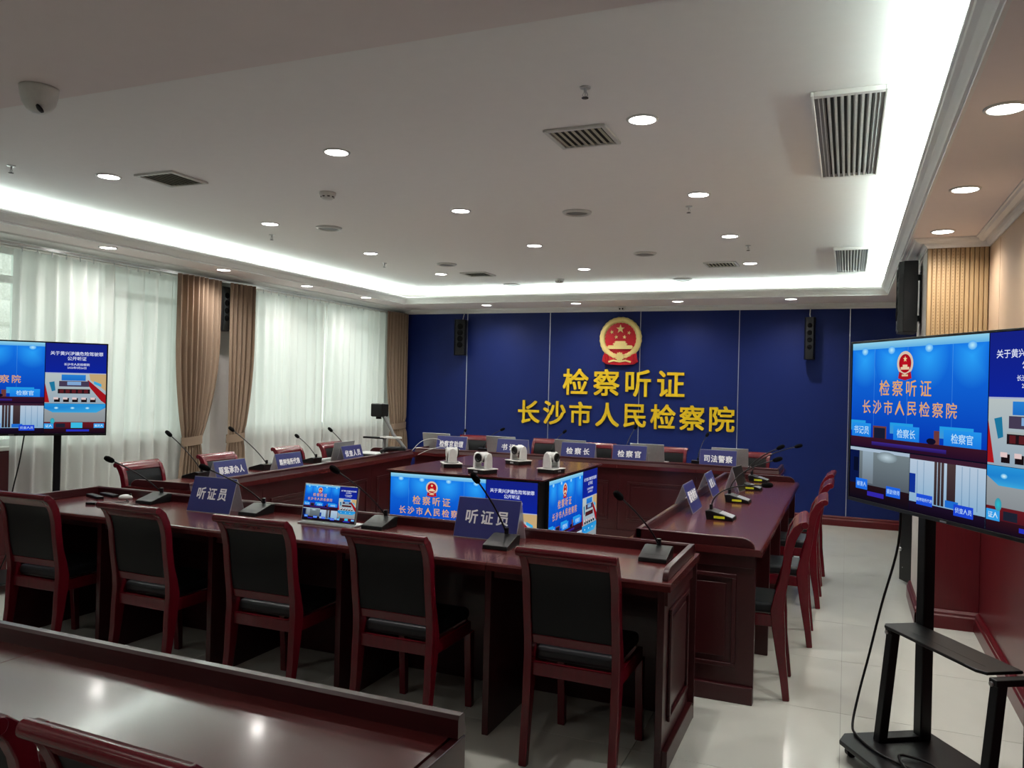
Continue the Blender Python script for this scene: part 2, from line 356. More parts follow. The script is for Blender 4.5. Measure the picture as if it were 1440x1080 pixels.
for k, (x, y) in enumerate([(-5.67, 4.83), (-5.64, 6.13), (-5.62, 7.41), (-5.60, 8.58)]):
    downlight(x, y, ZS, '%s round downlight in the narrow soffit above the windows' % rown[k], 'soffit downlights')
for k, (x, y) in enumerate([(.51, 3.40), (.53, 4.67), (.54, 5.83)]):
    downlight(x, y, ZS, '%s round downlight in the soffit beside the beige wall' % ['nearest', 'middle', 'farthest'][k], 'soffit downlights')
for k, (x, y) in enumerate([(-4.45, 9.7), (-3.2, 9.68), (-1.91, 9.66), (-.62, 9.62)]):
    downlight(x, y, ZS, '%s round downlight in the soffit above the blue wall' % ['leftmost', 'second from left', 'third from left', 'rightmost'][k], 'soffit downlights')
for x, y, lb in ((-4.3, .3, 'left'), (-2.6, .3, 'middle'), (-.9, .3, 'right'), (-4.3, -1.5, 'assumed unseen rear left'), (-.9, -1.5, 'assumed unseen rear right')):  # rear pair is hypothetical, added out of view behind the camera
    downlight(x, y, ZS, 'round downlight in the low ceiling above the foreground desk, %s one' % lb, 'downlights of the low ceiling').children[-1]
dim = dl_spot.copy(); dim.energy = DOWN_W*.45
for o in D.objects:
    if o.get('group') == 'downlights of the low ceiling':
        for c in o.children:
            if c.type == 'LIGHT': c.data = dim
def vent(x0, x1, y0, y1, z, label, drop, n, m='whitep', along='y', ms='whitep'):
    t = tag(empty('ceiling_vent', ((x0+x1)/2, (y0+y1)/2, z)), label, 'air vent')
    w, l = (x1-x0)/2, (y1-y0)/2; f = .022
    fb = MB()
    for a, b, c, d in [(-w, -w+f, -l, l), (w-f, w, -l, l), (-w+f, w-f, -l, -l+f), (-w+f, w-f, l-f, l)]: fb.box(a, b, c, d, -drop, 0)
    fb.build('frame', m, t, bevel=.003); box(-w+f, w-f, -l+f, l-f, -.004, 0).build('backing', 'dark', t)
    for k in range(n):
        q = -w+f+(2*w-2*f)*(k+.5)/n; hw = (2*w-2*f)/n*.22
        s_ = MB().prism([(q-hw*1.6, -drop*.3-.002), (q-hw*1.1, -drop*.3-.002), (q+hw*1.6, -drop*.92), (q+hw*1.0, -drop*.92)], -l+f, l-f, 'y'); s_.build('slat', ms, t)
    return t
def bigvent(x0, x1, y0, y1, label):
    t = tag(empty('ceiling_vent', ((x0+x1)/2, (y0+y1)/2, ZC)), label, 'air vent')
    w, l = (x1-x0)/2, (y1-y0)/2
    fb = MB()
    for a, b, c, d in [(-w, -w+.012, -l, l), (w-.012, w, -l, l), (-w+.012, w-.012, -l, -l+.03), (-w+.012, w-.012, l-.03, l)]: fb.box(a, b, c, d, -.022, 0)
    fb.build('frame', 'mould', t, bevel=.003)
    for sgn in (-1, 1):
        a, b = sorted((sgn*(w-.012), sgn*(w-.055)))
        box(a, b, -l+.03, l-.03, -.017, 0).build('side_panel', 'greyp', t, bevel=.003)
        for q in (.018, .034):
            x = sgn*(w-.012-q); box(x-.0015, x+.0015, -l+.03, l-.03, -.0195, -.017).build('side_rib', 'whitep', t)
    box(-w+.055, w-.055, -l+.03, l-.03, -.003, 0).build('backing', 'dark', t)
    n = 7; W2 = w-.055
    for k in range(n):
        q = -W2+2*W2*(k+.3)/n
        MB().prism([(q-.004, -.004), (q+.002, -.004), (q+.012, -.02), (q+.002, -.02)], -l+.03, l-.03, 'y').build('slat', 'whitep', t)
    return t
bigvent(-.17, .125, 3.52, 4.90, 'large white slatted air vent nearest the viewer, beside the cove light')
bigvent(-.14, .14, 7.36, 8.75, 'smaller looking far white slatted air vent near the blue wall corner')
for (x, y, lb) in [(-1.235, 3.78, 'square cream slatted vent beside the nearest right row downlight'), (-3.92, 3.79, 'square cream slatted vent between the two nearest left downlights'),
                   (-3.85, 8.14, 'square slatted vent near the far left downlight of raised ceiling'), (-1.17, 8.04, 'square slatted vent near the far right downlight of raised ceiling')]:
    vent(x-.155, x+.155, y-.15, y+.15, ZC, lb, .014, 8, 'whitep', ms='ventcream')
sp = None
for x, y, lb in [(-3.9, 5.41, 'round ceiling speaker left of the middle downlight row'), (-1.80, 5.42, 'round ceiling speaker in the middle of the raised ceiling'), (-1.74, 7.24, 'round ceiling speaker above the gold emblem, second from blue wall'),
                 (-3.86, 7.40, 'round ceiling speaker just left of the far left vent'), (-3.83, 9.08, 'small round ceiling speaker at the cove edge, left'), (-1.74, 9.05, 'small round ceiling speaker at the cove edge, right')]:
    if sp is None:
        sp = t = empty('ceiling_speaker'); MB().lathe([(.105, 0), (.10, -.012), (.085, -.018), (.075, -.012), (.075, 0)], 28).build('rim', 'whitep', t, smooth=True)
        MB().lathe([(.0745, 0), (.074, -.008), (.03, -.012)], 24).build('grille', 'greyp', t)
    else: t = copy_tree(sp)
    t.location = (x, y, ZC); tag(t, lb, 'ceiling speaker', 'round ceiling speakers')
def detector(x, y, label):
    t = tag(empty('smoke_detector', (x, y, ZC)), label, 'smoke detector')
    MB().lathe([(.055, 0), (.055, -.012), (.05, -.02), (.036, -.04), (.03, -.046), (.01, -.048)], 24).build('housing', 'whitep', t, smooth=True)
    mb = MB()
    for k in range(8):
        a = k*PI/4; mb.T = Matrix.Rotation(a, 4, 'Z'); mb.box(.036, .0445, -.008, .008, -.034, -.026)
    mb.build('intake_slot', 'dark', t)
detector(-3.19, 4.40, 'white smoke detector between the left vent and the middle downlights')
detector(-3.10, 8.75, 'tiny dark smoke detector at the far cove edge')
spk = None
for x, y, lb in [(-1.03, 3.17, 'silver fire sprinkler nearest the viewer by the cream vent'), (-4.64, 3.26, 'small fire sprinkler at the left edge of the photo'), (-4.58, 5.54, 'small fire sprinkler just behind the left downlight'),
                 (-4.48, 7.19, 'small fire sprinkler left of the far downlights'), (-1.02, 5.46, 'small fire sprinkler behind the second right row downlight'), (-.81, 7.07, 'small fire sprinkler behind the third right row downlight')]:
    if spk is None:
        spk = t = empty('fire_sprinkler'); MB().lathe([(.03, 0), (.028, -.006), (.01, -.008)], 16).build('escutcheon', 'silver', t, smooth=True)
        mb = MB(); mb.cyl(.008, -.03, -.006, 10); mb.tube([(.008, 0, -.03), (.014, 0, -.045), (.003, 0, -.06)], .0022, 6); mb.tube([(-.008, 0, -.03), (-.014, 0, -.045), (-.003, 0, -.06)], .0022, 6); mb.cyl(.003, -.058, -.03, 6); mb.build('nozzle', 'silver', t)
        MB().cyl(.018, -.063, -.060, 14).build('deflector', 'blackm', t)
    else: t = copy_tree(spk)
    t.location = (x, y, ZC); t.scale = (.8, .8, .72); tag(t, lb, 'sprinkler', 'ceiling sprinklers')
# dome camera on the near soffit
t = tag(empty('dome_camera', (-2.79, 2.06, ZS)), 'off white dome security camera hanging from the low near ceiling', 'security camera')
MB().lathe([(.066, 0), (.066, -.01), (.063, -.035), (.056, -.06), (.04, -.083), (.02, -.094), (.003, -.097)], 28).build('housing', 'whitep', t, smooth=True)
MB().lathe([(.018, 0), (.016, .006), (.004, .01)], 16).build('lens', 'black', t, loc=(.035, -.02, -.086)).rotation_euler = (2.4, .4, 0)
# small twin lens camera under the crown above the emblem
t = tag(empty('small_dome_camera', (-2.72, 10.13, ZS-.005)), 'small white twin-lens camera under the crown moulding above the emblem', 'security camera')
MB().lathe([(.05, 0), (.05, -.02), (.042, -.045), (.02, -.06), (.003, -.062)], 20).build('housing', 'whitep', t, smooth=True)
for s_ in (-1, 1): MB().cyl(.011, -.006, .003, 12, (s_*.018, -.042, -.034), 'y').build('lens', 'black', t)

# ------------------------------------------------------------------ wall letters and emblem
ordn = ['first', 'second', 'third', 'fourth', 'fifth', 'sixth', 'seventh', 'eighth']
def wall_char(ch, x, z, sz, k, row):
    me = textmesh(ch, sz, .012, sz*.016, 4).copy(); me.materials.append(MT['gold'])
    o = D.objects.new('wall_character', me); COL.objects.link(o); o.rotation_euler = (PI/2, 0, 0); o.location = (x, YB-.012, z)
    tag(o, 'raised gold character %s, %s of the %s line on the blue wall' % (ch, ordn[k], row), 'wall lettering', 'gold characters of the %s line' % row)
for k, ch in enumerate('检察听证'): wall_char(ch, -3.36+k*.425, 1.628, .37, k, 'upper')
for k, ch in enumerate('长沙市人民检察院'): wall_char(ch, -4.02+k*.3686, 1.205, .335, k, 'lower')
em = tag(empty('national_emblem', (-2.755, YB, 2.205)), 'round red and gold emblem with stars and gate on the blue wall', 'emblem')
def star(mb, cx, cz, r, y0, y1, rot=0):
    pts = []
    for i in range(10):
        a = PI/2+rot+i*PI/5; q = r if i % 2 == 0 else r*.40; pts.append((cx+q*math.cos(a), cz+q*math.sin(a)))
    mb.prism(pts, y0, y1, 'y')
MB().lathe([(.24, 0), (.24, -.03), (.2, -.034)], 48, axis='y').build('red_field', 'red', em)
rg = MB(); n = 56; m_ = 10; R0 = .245
vs = []; fs = []
for i in range(n):
    a = 2*PI*i/n
    for j in range(m_):
        b = 2*PI*j/m_; rr = .036*(1+.12*math.sin(i*PI)+(.16 if i % 2 else 0)); q = R0+rr*math.cos(b)
        vs.append((q*math.cos(a), -.03-rr*.7*math.sin(b), q*math.sin(a)*1.0))
for i in range(n):
    for j in range(m_): fs.append((i*m_+j, ((i+1) % n)*m_+j, ((i+1) % n)*m_+(j+1) % m_, i*m_+(j+1) % m_))
rg.add(vs, fs); rg.build('wheat_ring', 'goldm', em, smooth=True)
st = MB(); star(st, 0, .125, .058, -.05, -.033); st.build('large_star', 'goldm', em)
for cx, cz, rt in ((-.115, .085, .3), (.115, .075, -.3), (-.055, .02, .2), (.055, .02, -.2)):
    s1 = MB(); star(s1, cx, cz, .026, -.048, -.033, rt); s1.build('small_star', 'goldm', em)
g = MB(); g.box(-.165, .165, -.055, -.034, -.135, -.105); g.prism([(-.17, -.105), (.17, -.105), (.155, -.088), (-.155, -.088)], -.05, -.034, 'y')
g.box(-.085, .085, -.052, -.034, -.088, -.074); g.prism([(-.10, -.074), (.10, -.074), (.085, -.058), (-.085, -.058)], -.052, -.034, 'y')
g.box(-.068, .068, -.05, -.034, -.058, -.047); g.prism([(-.08, -.047), (.08, -.047), (.06, -.032), (-.06, -.032)], -.05, -.034, 'y')
g.build('gate_relief', 'goldm', em)
dr = MB(); dr.prism([(-.21, -.19), (-.225, -.27), (-.235, -.30), (-.18, -.335), (0, -.345), (.18, -.335), (.235, -.30), (.225, -.27), (.21, -.19), (.1, -.235), (0, -.215), (-.1, -.235)], -.05, -.002, 'y'); dr.build('red_drapery', 'red', em)
cg = MB(); cg.lathe([(.05, 0), (.05, .012), (.03, .02)], 20, (0, -.066, -.235), 'y'); 
for k in range(12):
    a = k*PI/6; cg.box(.052*math.cos(a)-.007, .052*math.cos(a)+.007, -.066, -.052, -.235+.052*math.sin(a)-.007, -.235+.052*math.sin(a)+.007)
cg.build('cog_wheel', 'goldm', em)
rb = MB(); rb.ribbon([(-.15, -.305), (-.08, -.285), (0, -.30), (.08, -.285), (.15, -.305)], .011, -.062, -.05, 'y'); rb.ribbon([(-.17, -.18), (-.11, -.225), (-.06, -.235)], .012, -.062, -.034, 'y'); rb.ribbon([(.17, -.18), (.11, -.225), (.06, -.235)], .012, -.062, -.034, 'y'); rb.build('gold_ribbon', 'goldm', em)
for s_ in (-1, 1):
    tt = MB()
    for q in range(4): tt.ribbon([(s_*(.165+q*.016), -.215), (s_*(.17+q*.018), -.29), (s_*(.165+q*.018), -.325+q*.008)], .006, -.066, -.05, 'y')
    tt.build('tassel', 'red', em)

# ------------------------------------------------------------------ wall loudspeakers
def loudspeaker(loc, rz, w, d, h, label, gap=.066):
    t = tag(empty('loudspeaker', loc, rz), label, 'loudspeaker')
    q = MB().prism([(-w/2, 0), (-w/2, -d*.75), (-w*.36, -d), (w*.36, -d), (w/2, -d*.75), (w/2, 0)], -h/2, h/2, 'z').build('cabinet', 'black', t, bevel=.006)
    gr = MB().box(-w*.34, w*.34, -d-.004, -d+.001, -h*.46, h*.46); gr.build('grille', 'blackm', t)
    for k in range(4):
        MB().lathe([(w*.24, 0), (w*.22, -.005), (w*.10, -.003), (.004, -.006)], 18, (0, -d-.004, h*.3-k*h*.17), 'y').build('driver', 'foam', t, smooth=True)
    br = MB().box(-.02, .02, 0, gap-.006, h*.25, h*.33); br.box(-.02, .02, 0, gap-.006, -h*.33, -h*.25); br.box(-.03, .03, gap-.010, gap-.004, -h*.36, h*.36); br.build('bracket', 'blackm', t)
    return t
loudspeaker((-.43, YB-.066, 2.20), 0, .12, .13, .50, 'slim black column loudspeaker at the right of the blue wall')
MB().tube([(0, -.02, .25), (-.01, .03, .29), (-.005, .055, .38)], .006, 6).build('cable', 'whitep', D.objects['loudspeaker'])
t = loudspeaker((-5.06, YB-.066, 2.215), .35, .17, .12, .50, 'black loudspeaker on the left part of the blue wall')
MB().tube([(.02, .0, .25), (.03, .02, .3), (.04, .04, .36)], .005, 6).build('cable', 'whitep', t)
t = loudspeaker((PX-.03, 6.60, 2.275), -PI/2, .26, .125, .52, 'large black loudspeaker bracketed to the side of the oak slatted pillar', .03)
t2 = loudspeaker((XL+.20, 6.53, 2.28), PI/2, .13, .10, .46, 'black loudspeaker half hidden between two tan curtains')
t2.location.x = XL+.066

# ------------------------------------------------------------------ curtains
def curtain_mesh(y0, y1, z0, z1, x, amp, waves, ny, zs=None, tie=None, seed=0):
    rnd = random.Random(seed); ph = [rnd.uniform(0, 6.28) for _ in range(6)]
    zs = zs or [z1-(z1-z0)*i/14 for i in range(15)]
    mb = MB(); vs = []; fs = []
    for z in zs:
        if tie:
            tz, c, hw, hb = tie       # tie height, centre, half width at tie, half width at bottom
            top = (y1-y0)/2; mid = (y0+y1)/2
            if z > tz: s_ = (z-tz)/(z1-tz); s2 = min(1, s_*1.6); k = math.sin(s2*PI/2)**.8; half = hw+(top-hw)*k; cc = c+(mid-c)*k
            else: s_ = (tz-z)/(tz-z0); k = min(1, s_*2.0)**.7; half = hw+(hb-hw)*k; cc = c
        else: half, cc = (y1-y0)/2, (y0+y1)/2
        for i in range(ny+1):
            u = i/ny
            w_ = u+.012*math.sin(9*u+ph[0])+.01*math.sin(17*u+ph[1])
            a = amp*(1+.35*math.sin(5*u+ph[2]))*(.55 if (tie and abs(z-tie[0]) < .06) else 1)
            dx = a*math.sin(2*PI*waves*w_+.25*math.sin(z*1.3+ph[3])) + .25*a*math.sin(2*PI*waves*2.1*w_+ph[4])
            vs.append((x+dx, cc+(u*2-1)*half, z))
    for j in range(len(zs)-1):
        for i in range(ny): a = j*(ny+1)+i; fs.append((a, a+1, a+ny+2, a+ny+1))
    mb.add(vs, fs); return mb
zt = ZT-.02
for (a, b, sd, nm) in [(4.28, 5.15, 1, 'white sheer curtain beside the left television, nearest'), (5.14, 6.42, 2, 'white sheer curtain between left television and first tan curtain'), (6.72, 8.35, 3, 'white sheer curtain right of the tan pair, near half'), (8.33, 9.98, 4, 'white sheer curtain next to the far tan curtain'), (-2.6, .9, 5, 'white sheer curtain behind the viewer')]:
    o = curtain_mesh(a, b, .03, zt-.02, XL+.085, .034, int((b-a)*7), int((b-a)*110), seed=sd).build('sheer_curtain', 'sheer', smooth=True); tag(o, nm, 'sheer curtain', 'white sheer curtains')
    hk = MB()
    for q in range(int((b-a)/.13)): y = a+.05+q*.13; hk.box(XL+.10, XL+.108, y, y+.006, zt-.04, zt+.004)
    tag(hk.build('curtain_hook', 'silver', o), kind='stuff')
zl = [zt-(zt-.03)*i/34 for i in range(35)]
for (a, b, c, sd, lb) in [(5.84, 6.42, 6.07, 11, 'tan curtain tied back, left one of the middle pair'), (6.56, 6.94, 6.68, 12, 'tan curtain tied back, right one of the middle pair'), (9.62, 10.2, 9.98, 13, 'tan curtain in the corner beside the blue wall')]:
    hw = .115 if sd != 13 else .20
    t = tag(empty('tan_curtain', (0, 0, 0)), lb, 'curtain', 'tan tied curtains')
    curtain_mesh(a, b, .03, zt, XL+.19, .028 if sd != 12 else .024, 8 if sd != 12 else 6, 150, zl, (.94, c, hw, hw*1.5), sd).build('fabric', 'curtain', t, smooth=True)
    tb = MB(); n = 20; vs = []; fs = []
    for k in range(n):
        an = 2*PI*k/n; yy = c+(hw+.018)*math.cos(an); xx = XL+.19+.045*math.sin(an)
        vs += [(xx, yy, .90+.01*math.cos(an)), (xx, yy, .985+.01*math.cos(an))]
    for k in range(n): a_ = 2*k; b2 = 2*((k+1) % n); fs.append((a_, b2, b2+1, a_+1))
    tb.add(vs, fs); tb.build('tieback', 'curtain', t, smooth=True)

# ------------------------------------------------------------------ desks
H, RZ = .775, .825
def desk(name, loc, rz, mods, depth, label, ends=(True, True), far=True, sides=(True, True), desk_m='desk'):
    """local: x along the desk, y=0 user side, y=depth public side; mods = x breaks"""
    t = tag(empty(name, loc, rz), label, 'desk'); x0, x1 = mods[0], mods[-1]; g = .0012
    for a, b in zip(mods[:-1], mods[1:]):
        # top with moulded user edge
        MB().prism([(0, H-.035), (0, H-.012), (.006, H-.003), (.012, H), (depth, H), (depth, H-.035)], a+g, b-g).build('desktop', 'desktop', t)
        box(a+.02, b-.02, .05, depth-.07, H-.075, H-.035).build('apron', 'desk', t)
    # public riser
    def riser(L, y, nm, flip=False):
        return [(y, H), (y, RZ-.008), (y+.006, RZ), (y+.026, RZ), (y+.032, RZ-.008), (y+.032, RZ-.02), (y+.038, H+.012), (y+.042, H)]
    MB().prism(riser(0, depth-.06, 'riser'), x0+.02, x1-.02 if ends[1] else x1+.022).build('riser', 'desk', t)
    for e, (on, xe, sg) in enumerate(((ends[0], x0, 1), (ends[1], x1, -1))):
        if on:      # end riser with a rounded drop at the user side
            pts = [(depth-.03, H), (depth-.03, RZ), (.10, RZ), (.075, RZ-.004), (.055, RZ-.014), (.04, RZ-.03), (.035, H)]
            a, b = sorted((xe+sg*.02, xe+sg*.045)); MB().prism(pts, a, b).build('end_riser', 'desk', t, bevel=.004)
    if name == 'foreground_desk':
        box(x1+.001, x1+.022, .01, depth-.02, 0, H-.004).build('side_board', 'desk', t, bevel=.003)
    # modesty panels on the public side with raised mouldings, one to a module, and plinth
    yp = depth-.055
    for a, b in zip(mods[:-1], mods[1:]):
        p = box(a+.002, b-.002, yp-.02, yp, .07, H-.035).build('front_panel', desk_m, t)
        if far:
            x_0, x_1, z0, z1 = a+.10, b-.10, .20, .60; mo = MB(); q = .022
            for (c, d, e_, f_) in [(x_0, x_1, z0, z0+q), (x_0, x_1, z1-q, z1), (x_0, x_0+q, z0+q, z1-q), (x_1-q, x_1, z0+q, z1-q)]: mo.box(c, d, yp, yp+.012, e_, f_)
            mo.build('moulding', desk_m, p, bevel=.004); box(x_0+.05, x_1-.05, yp, yp+.006, z0+.05, z1-.05).build('raised_field', desk_m, p, bevel=.004)
    box(x0+.005, x1-.005, yp, yp+.014, 0, .10).build('plinth', desk_m, t, bevel=.003)
    MB().box(x0+.005, x1-.005, yp, yp+.02, H-.06, H-.035).box(x0+.005, x1-.005, yp, yp+.012, H-.085, H-.06).build('cornice', desk_m, t)
    for k, x in enumerate(mods):
        end = k in (0, len(mods)-1); xa, xb = (x, x+.03) if k == 0 else ((x-.03, x) if k == len(mods)-1 else (x-.015, x+.015))
        if not end: box(xa, xb, .03, yp-.021, 0, H-.036).build('support_panel', desk_m, t, bevel=.002)
        else:
            sg = -1 if k == 0 else 1; xo = xa if k == 0 else xb
            xi = sg*-1
            a, b = (x0+.03, x0+.06) if k == 0 else (x1-.06, x1-.03)
            p = box(a, b, .03, yp-.021, 0, H-.036).build('end_panel', desk_m, t, bevel=.002)
            face = a if k == 0 else b
            def bx(y0, y1, z0, z1, th, nm, par=p):
                c, d = sorted((face, face+sg*th)); return MB().box(c, d, y0, y1, z0, z1)
            mo = MB(); y_0, y_1, z0, z1, q = .12, yp-.09, .17, .64, .022
            for (c, d, e_, f_) in [(y_0, y_1, z0, z0+q), (y_0, y_1, z1-q, z1), (y_0, y_0+q, z0+q, z1-q), (y_1-q, y_1, z0+q, z1-q)]:
                a2, b2 = sorted((face, face+sg*.014)); mo.box(a2, b2, c, d, e_, f_)
            mo.build('moulding', desk_m, p, bevel=.004)
            bx(y_0+.05, y_1-.05, z0+.05, z1-.05, .008, 'raised_field').build('raised_field', desk_m, p, bevel=.004)
            bx(.03, yp+.014, 0, .085, .024, 'plinth').build('plinth', desk_m, p, bevel=.004)
            bx(.03, yp, H-.10, H-.036, .012, 'frieze').build('frieze', desk_m, p, bevel=.002)
    return t
desk('witness_desk', (0, 3.24, 0), 0, [-4.61, -3.85, -3.05, -2.25, -1.46, -.64], .68, 'long dark mahogany desk across the middle, with five chairs and hearing officer plates')
desk('right_side_desk', (-.375, 4.14, 0), PI/2, [0, .85, 1.64, 2.46, 3.31], .67, 'dark mahogany desk along the right side with four yellow-labelled microphones')
desk('rear_desk', (-.57, 8.71, 0), PI, [0, .8, 1.6, 2.4, 3.2, 4.0], .68, 'dark mahogany desk in front of the blue wall carrying laptops')
ldx, ldy = -.24, -3.55; ang = math.atan2(ldy, ldx); L_ = math.hypot(ldx, ldy)
ux, uy = ldx/L_*-1, ldy/L_*-1
# left desk: near public corner (-4.17,4.27), far public corner (-4.41,7.82)
rz = math.atan2(4.27-7.82, -4.17+4.41); cx, sx_ = math.cos(rz), math.sin(rz)
dpt = .58
org = Vector((-4.41, 7.82))-Vector((-math.sin(rz), math.cos(rz)))*dpt
desk('left_side_desk', (org.x, org.y, 0), rz, [0, .89, 1.78, 2.67, 3.558], dpt, 'dark mahogany desk along the window side with three name plates')
desk('foreground_desk', (0, 1.16, 0), 0, [-4.4, -3.3, -2.1, -.80], .50, 'glossy dark mahogany desk in the bottom left foreground', ends=(False, False))
LDm = Matrix.Translation((org.x, org.y, 0)) @ Matrix.Rotation(rz, 4, 'Z')

# ------------------------------------------------------------------ chairs
path = [(-.012, 0), (.0, .10), (.02, .24), (.032, .36), (.040, .45), (.030, .52), (.012, .60), (.0, .68), (-.008, .76), (-.022, .82), (-.045, .865), (-.072, .892), (-.092, .900)]
pw = [.017, .019, .024, .032, .034, .028, .022, .021, .022, .023, .022, .018, .012]
def yat(z):
    for (a, b), (c, d) in zip(path[:-1], path[1:]):
        if b <= z <= d: return a+(c-a)*(z-b)/(d-b)
    return path[-1][0]
def sub(z0, z1, n=6): return [(yat(z0+(z1-z0)*i/n), z0+(z1-z0)*i/n) for i in range(n+1)]
def make_chair():
    t = empty('dining_chair')
    for s_ in (-1, 1):
        a, b = sorted((s_*.205, s_*.170)); MB().ribbon(path, pw, a, b).build('back_post', 'chairw', t, bevel=.005)
        a, b = sorted((s_*.20, s_*.165))
        MB().ribbon([(.445, 0), (.44, .12), (.43, .26), (.425, .37)], [.016, .018, .021, .024], a, b).build('front_leg', 'chairw', t, bevel=.004)
        a, b = sorted((s_*.198, s_*.176))
        MB().box(a, b, .045, .41, .365, .425).build('side_rail', 'chairw', t, bevel=.003)
        a, b = sorted((s_*.192, s_*.178))
    MB().box(-.17, .17, .022, .044, .365, .42).build('rear_rail', 'chairw', t, bevel=.003)
    MB().box(-.165, .165, .425, .445, .365, .425).build('front_rail', 'chairw', t, bevel=.003)
    MB().ribbon(sub(.845, .898, 5), [.017, .019, .02, .02, .019, .012], -.172, .172).build('top_rail', 'chairw', t, bevel=.005)
    MB().cyl(.019, -.212, .212, 16, (0, -.082, .893), 'x').build('scroll_rail', 'chairw', t, bevel=.004)
    MB().ribbon(sub(.50, .54, 3), .014, -.171, .171).build('lower_rail', 'chairw', t, bevel=.004)
    MB().ribbon(sub(.54, .846, 8), .013, -.171, .171).build('back_panel', 'leather', t, bevel=.005)
    s_ = MB().box(-.172, .172, .052, .455, .42, .478); o = s_.build('seat', 'seatl', t, bevel=.022, seg=4)
    return t
chair0 = make_chair(); first = [True]
def chair(x, y, rz, label, group):
    t = chair0 if first[0] else copy_tree(chair0); first[0] = False
    t.location = (x, y, 0); t.rotation_euler = (0, 0, rz); tag(t, label, 'chair', group); return t
for x, r, lb in [(-4.15, .02, 'red mahogany chair with black leather at the left edge of the photo'), (-3.345, -.02, 'red mahogany chair behind the desk, second from the left'), (-2.575, .01, 'red mahogany chair in the middle of the front row'),
                 (-1.845, 0, 'red mahogany chair fourth from left, in front of the centre screen'), (-1.01, -.01, 'red mahogany chair at the right end of the front row')]:
    chair(x, 3.09, r, lb, 'chairs at the long middle desk')
chair(-1.205, 1.125, -.03, 'mahogany chair in the foreground, its top rail crossing the bottom left', 'foreground chairs')
chair(-1.67, 1.118, -.02, 'mahogany chair at the bottom left corner, only its post top in view', 'foreground chairs')
for y, x, r, lb in [(4.49, -.275, .04, 'nearest'), (5.45, -.20, .02, 'second nearest'), (6.42, -.18, 0, 'third nearest'), (7.15, -.18, -.03, 'farthest')]:
    chair(x, y, PI/2+r, '%s mahogany chair seen side on along the right desk' % lb, 'chairs along the right desk')
for y, r, lb in [(4.60, .05, 'mahogany chair nearest the left television behind the left desk'), (5.45, .0, 'mahogany chair behind the left desk, second along the window'), (6.42, .04, 'mahogany chair behind the left desk, third along the window'), (7.16, .03, 'mahogany chair behind the left desk, farthest along the window')]:
    chair(-4.95-(y-4.6)*.022, y, -PI/2+r, lb, 'chairs behind the left desk')
for x, y, r, lb in [(-4.38, 9.25, .1, 'leftmost mahogany chair behind the rear desk'), (-3.40, 9.28, -.05, 'mahogany chair behind the rear desk, second from the left'), (-2.68, 9.02, .04, 'mahogany chair in the middle behind the rear desk'), (-1.84, 8.95, 0, 'mahogany chair behind the rear desk, fourth from the left'), (-.95, 8.86, -.05, 'rightmost mahogany chair behind the rear desk')]:
    chair(x, y, PI+r, lb, 'chairs behind the rear desk')

# ------------------------------------------------------------------ the picture shown on every screen (16 x 9 units)
class Pic:
    def __init__(s): s.v = []; s.f = []; s.c = []; s.layer = 0
    def poly(s, pts, cols):
        n = len(s.v); s.layer += 1; d = s.layer*.0009
        s.v += [(x-8, -d, y-4.5) for x, y in pts]; s.f.append(tuple(range(n, n+len(pts))))
        if not isinstance(cols[0], (tuple, list)): cols = [cols]*len(pts)
        s.c += [lin(c) for c in cols]
    def rect(s, x0, y0, x1, y1, top, bot=None): bot = bot or top; s.poly([(x0, y0), (x1, y0), (x1, y1), (x0, y1)], [bot, bot, top, top])
    def blob(s, x, y, rx, ry, cin, cout, n=14, lo=(0, 0), hi=(16, 8.96)):
        s.layer += 1; d = s.layer*.0009; b = len(s.v); s.v.append((x-8, -d, y-4.5)); s.c.append(lin(cin))
        for i in range(n):
            a = 2*PI*i/n; q = min(1, max(0, (min(hi[1], max(lo[1], y+ry*math.sin(a)))-3.04)/5.96)); A_, B_ = lin((4, 44, 176)), lin((22, 120, 236)); gc = tuple(A_[j]*(1-q)+B_[j]*q for j in range(3))
            s.v.append((min(hi[0], max(lo[0], x+rx*math.cos(a)))-8, -d, min(hi[1], max(lo[1], y+ry*math.sin(a)))-4.5)); s.c.append(lin(cout) if cout else gc)
        for i in range(n): s.f.append((b, b+1+i, b+1+(i+1) % n))
    def text(s, t, x, y, sz, col, sx=1):
        me = textmesh(t, sz, 0, sz*.008, 1); s.layer += 1; d = s.layer*.0009; b = len(s.v)
        for v in me.vertices: s.v.append((x+v.co.x*sx-8, -d, y+v.co.y-4.5)); s.c.append(lin(col))
        for p in me.polygons: s.f.append(tuple(b+i for i in p.vertices))
P = Pic(); P.rect(0, 0, 16, 9, (8, 12, 30))
# large view of the blue wall
X1, Y0_ = 10.64, 3.04
P.rect(0, Y0_, X1, 9, (22, 120, 236), (4, 44, 176))
for x in (1.2, 3.6, 6.6, 9.6): P.blob(x, 8.0, 1.5, 1.6, (44, 165, 255), None, 32, (0, 3.1), (10.64, 8.7))
P.rect(0, 8.62, X1, 9, (150, 214, 240), (96, 178, 232))
for x in (1.2, 3.6, 6.6, 9.6): P.blob(x, 8.5, .3, .22, (190, 240, 255), (70, 170, 250))
for x in (2.1, 4.95, 8.3): P.rect(x, 4.2, x+.035, 8.62, (70, 150, 235), (40, 110, 215))
P.rect(0, Y0_, X1, 3.62, (58, 22, 40), (38, 14, 40)); P.rect(2, 3.2, 8, 3.4, (60, 40, 140), (40, 24, 90))
P.blob(4.75, 7.75, .66, .66, (206, 178, 150), (222, 200, 180), 24); P.blob(4.75, 7.75, .5, .5, (196, 20, 34), (170, 14, 30), 20)
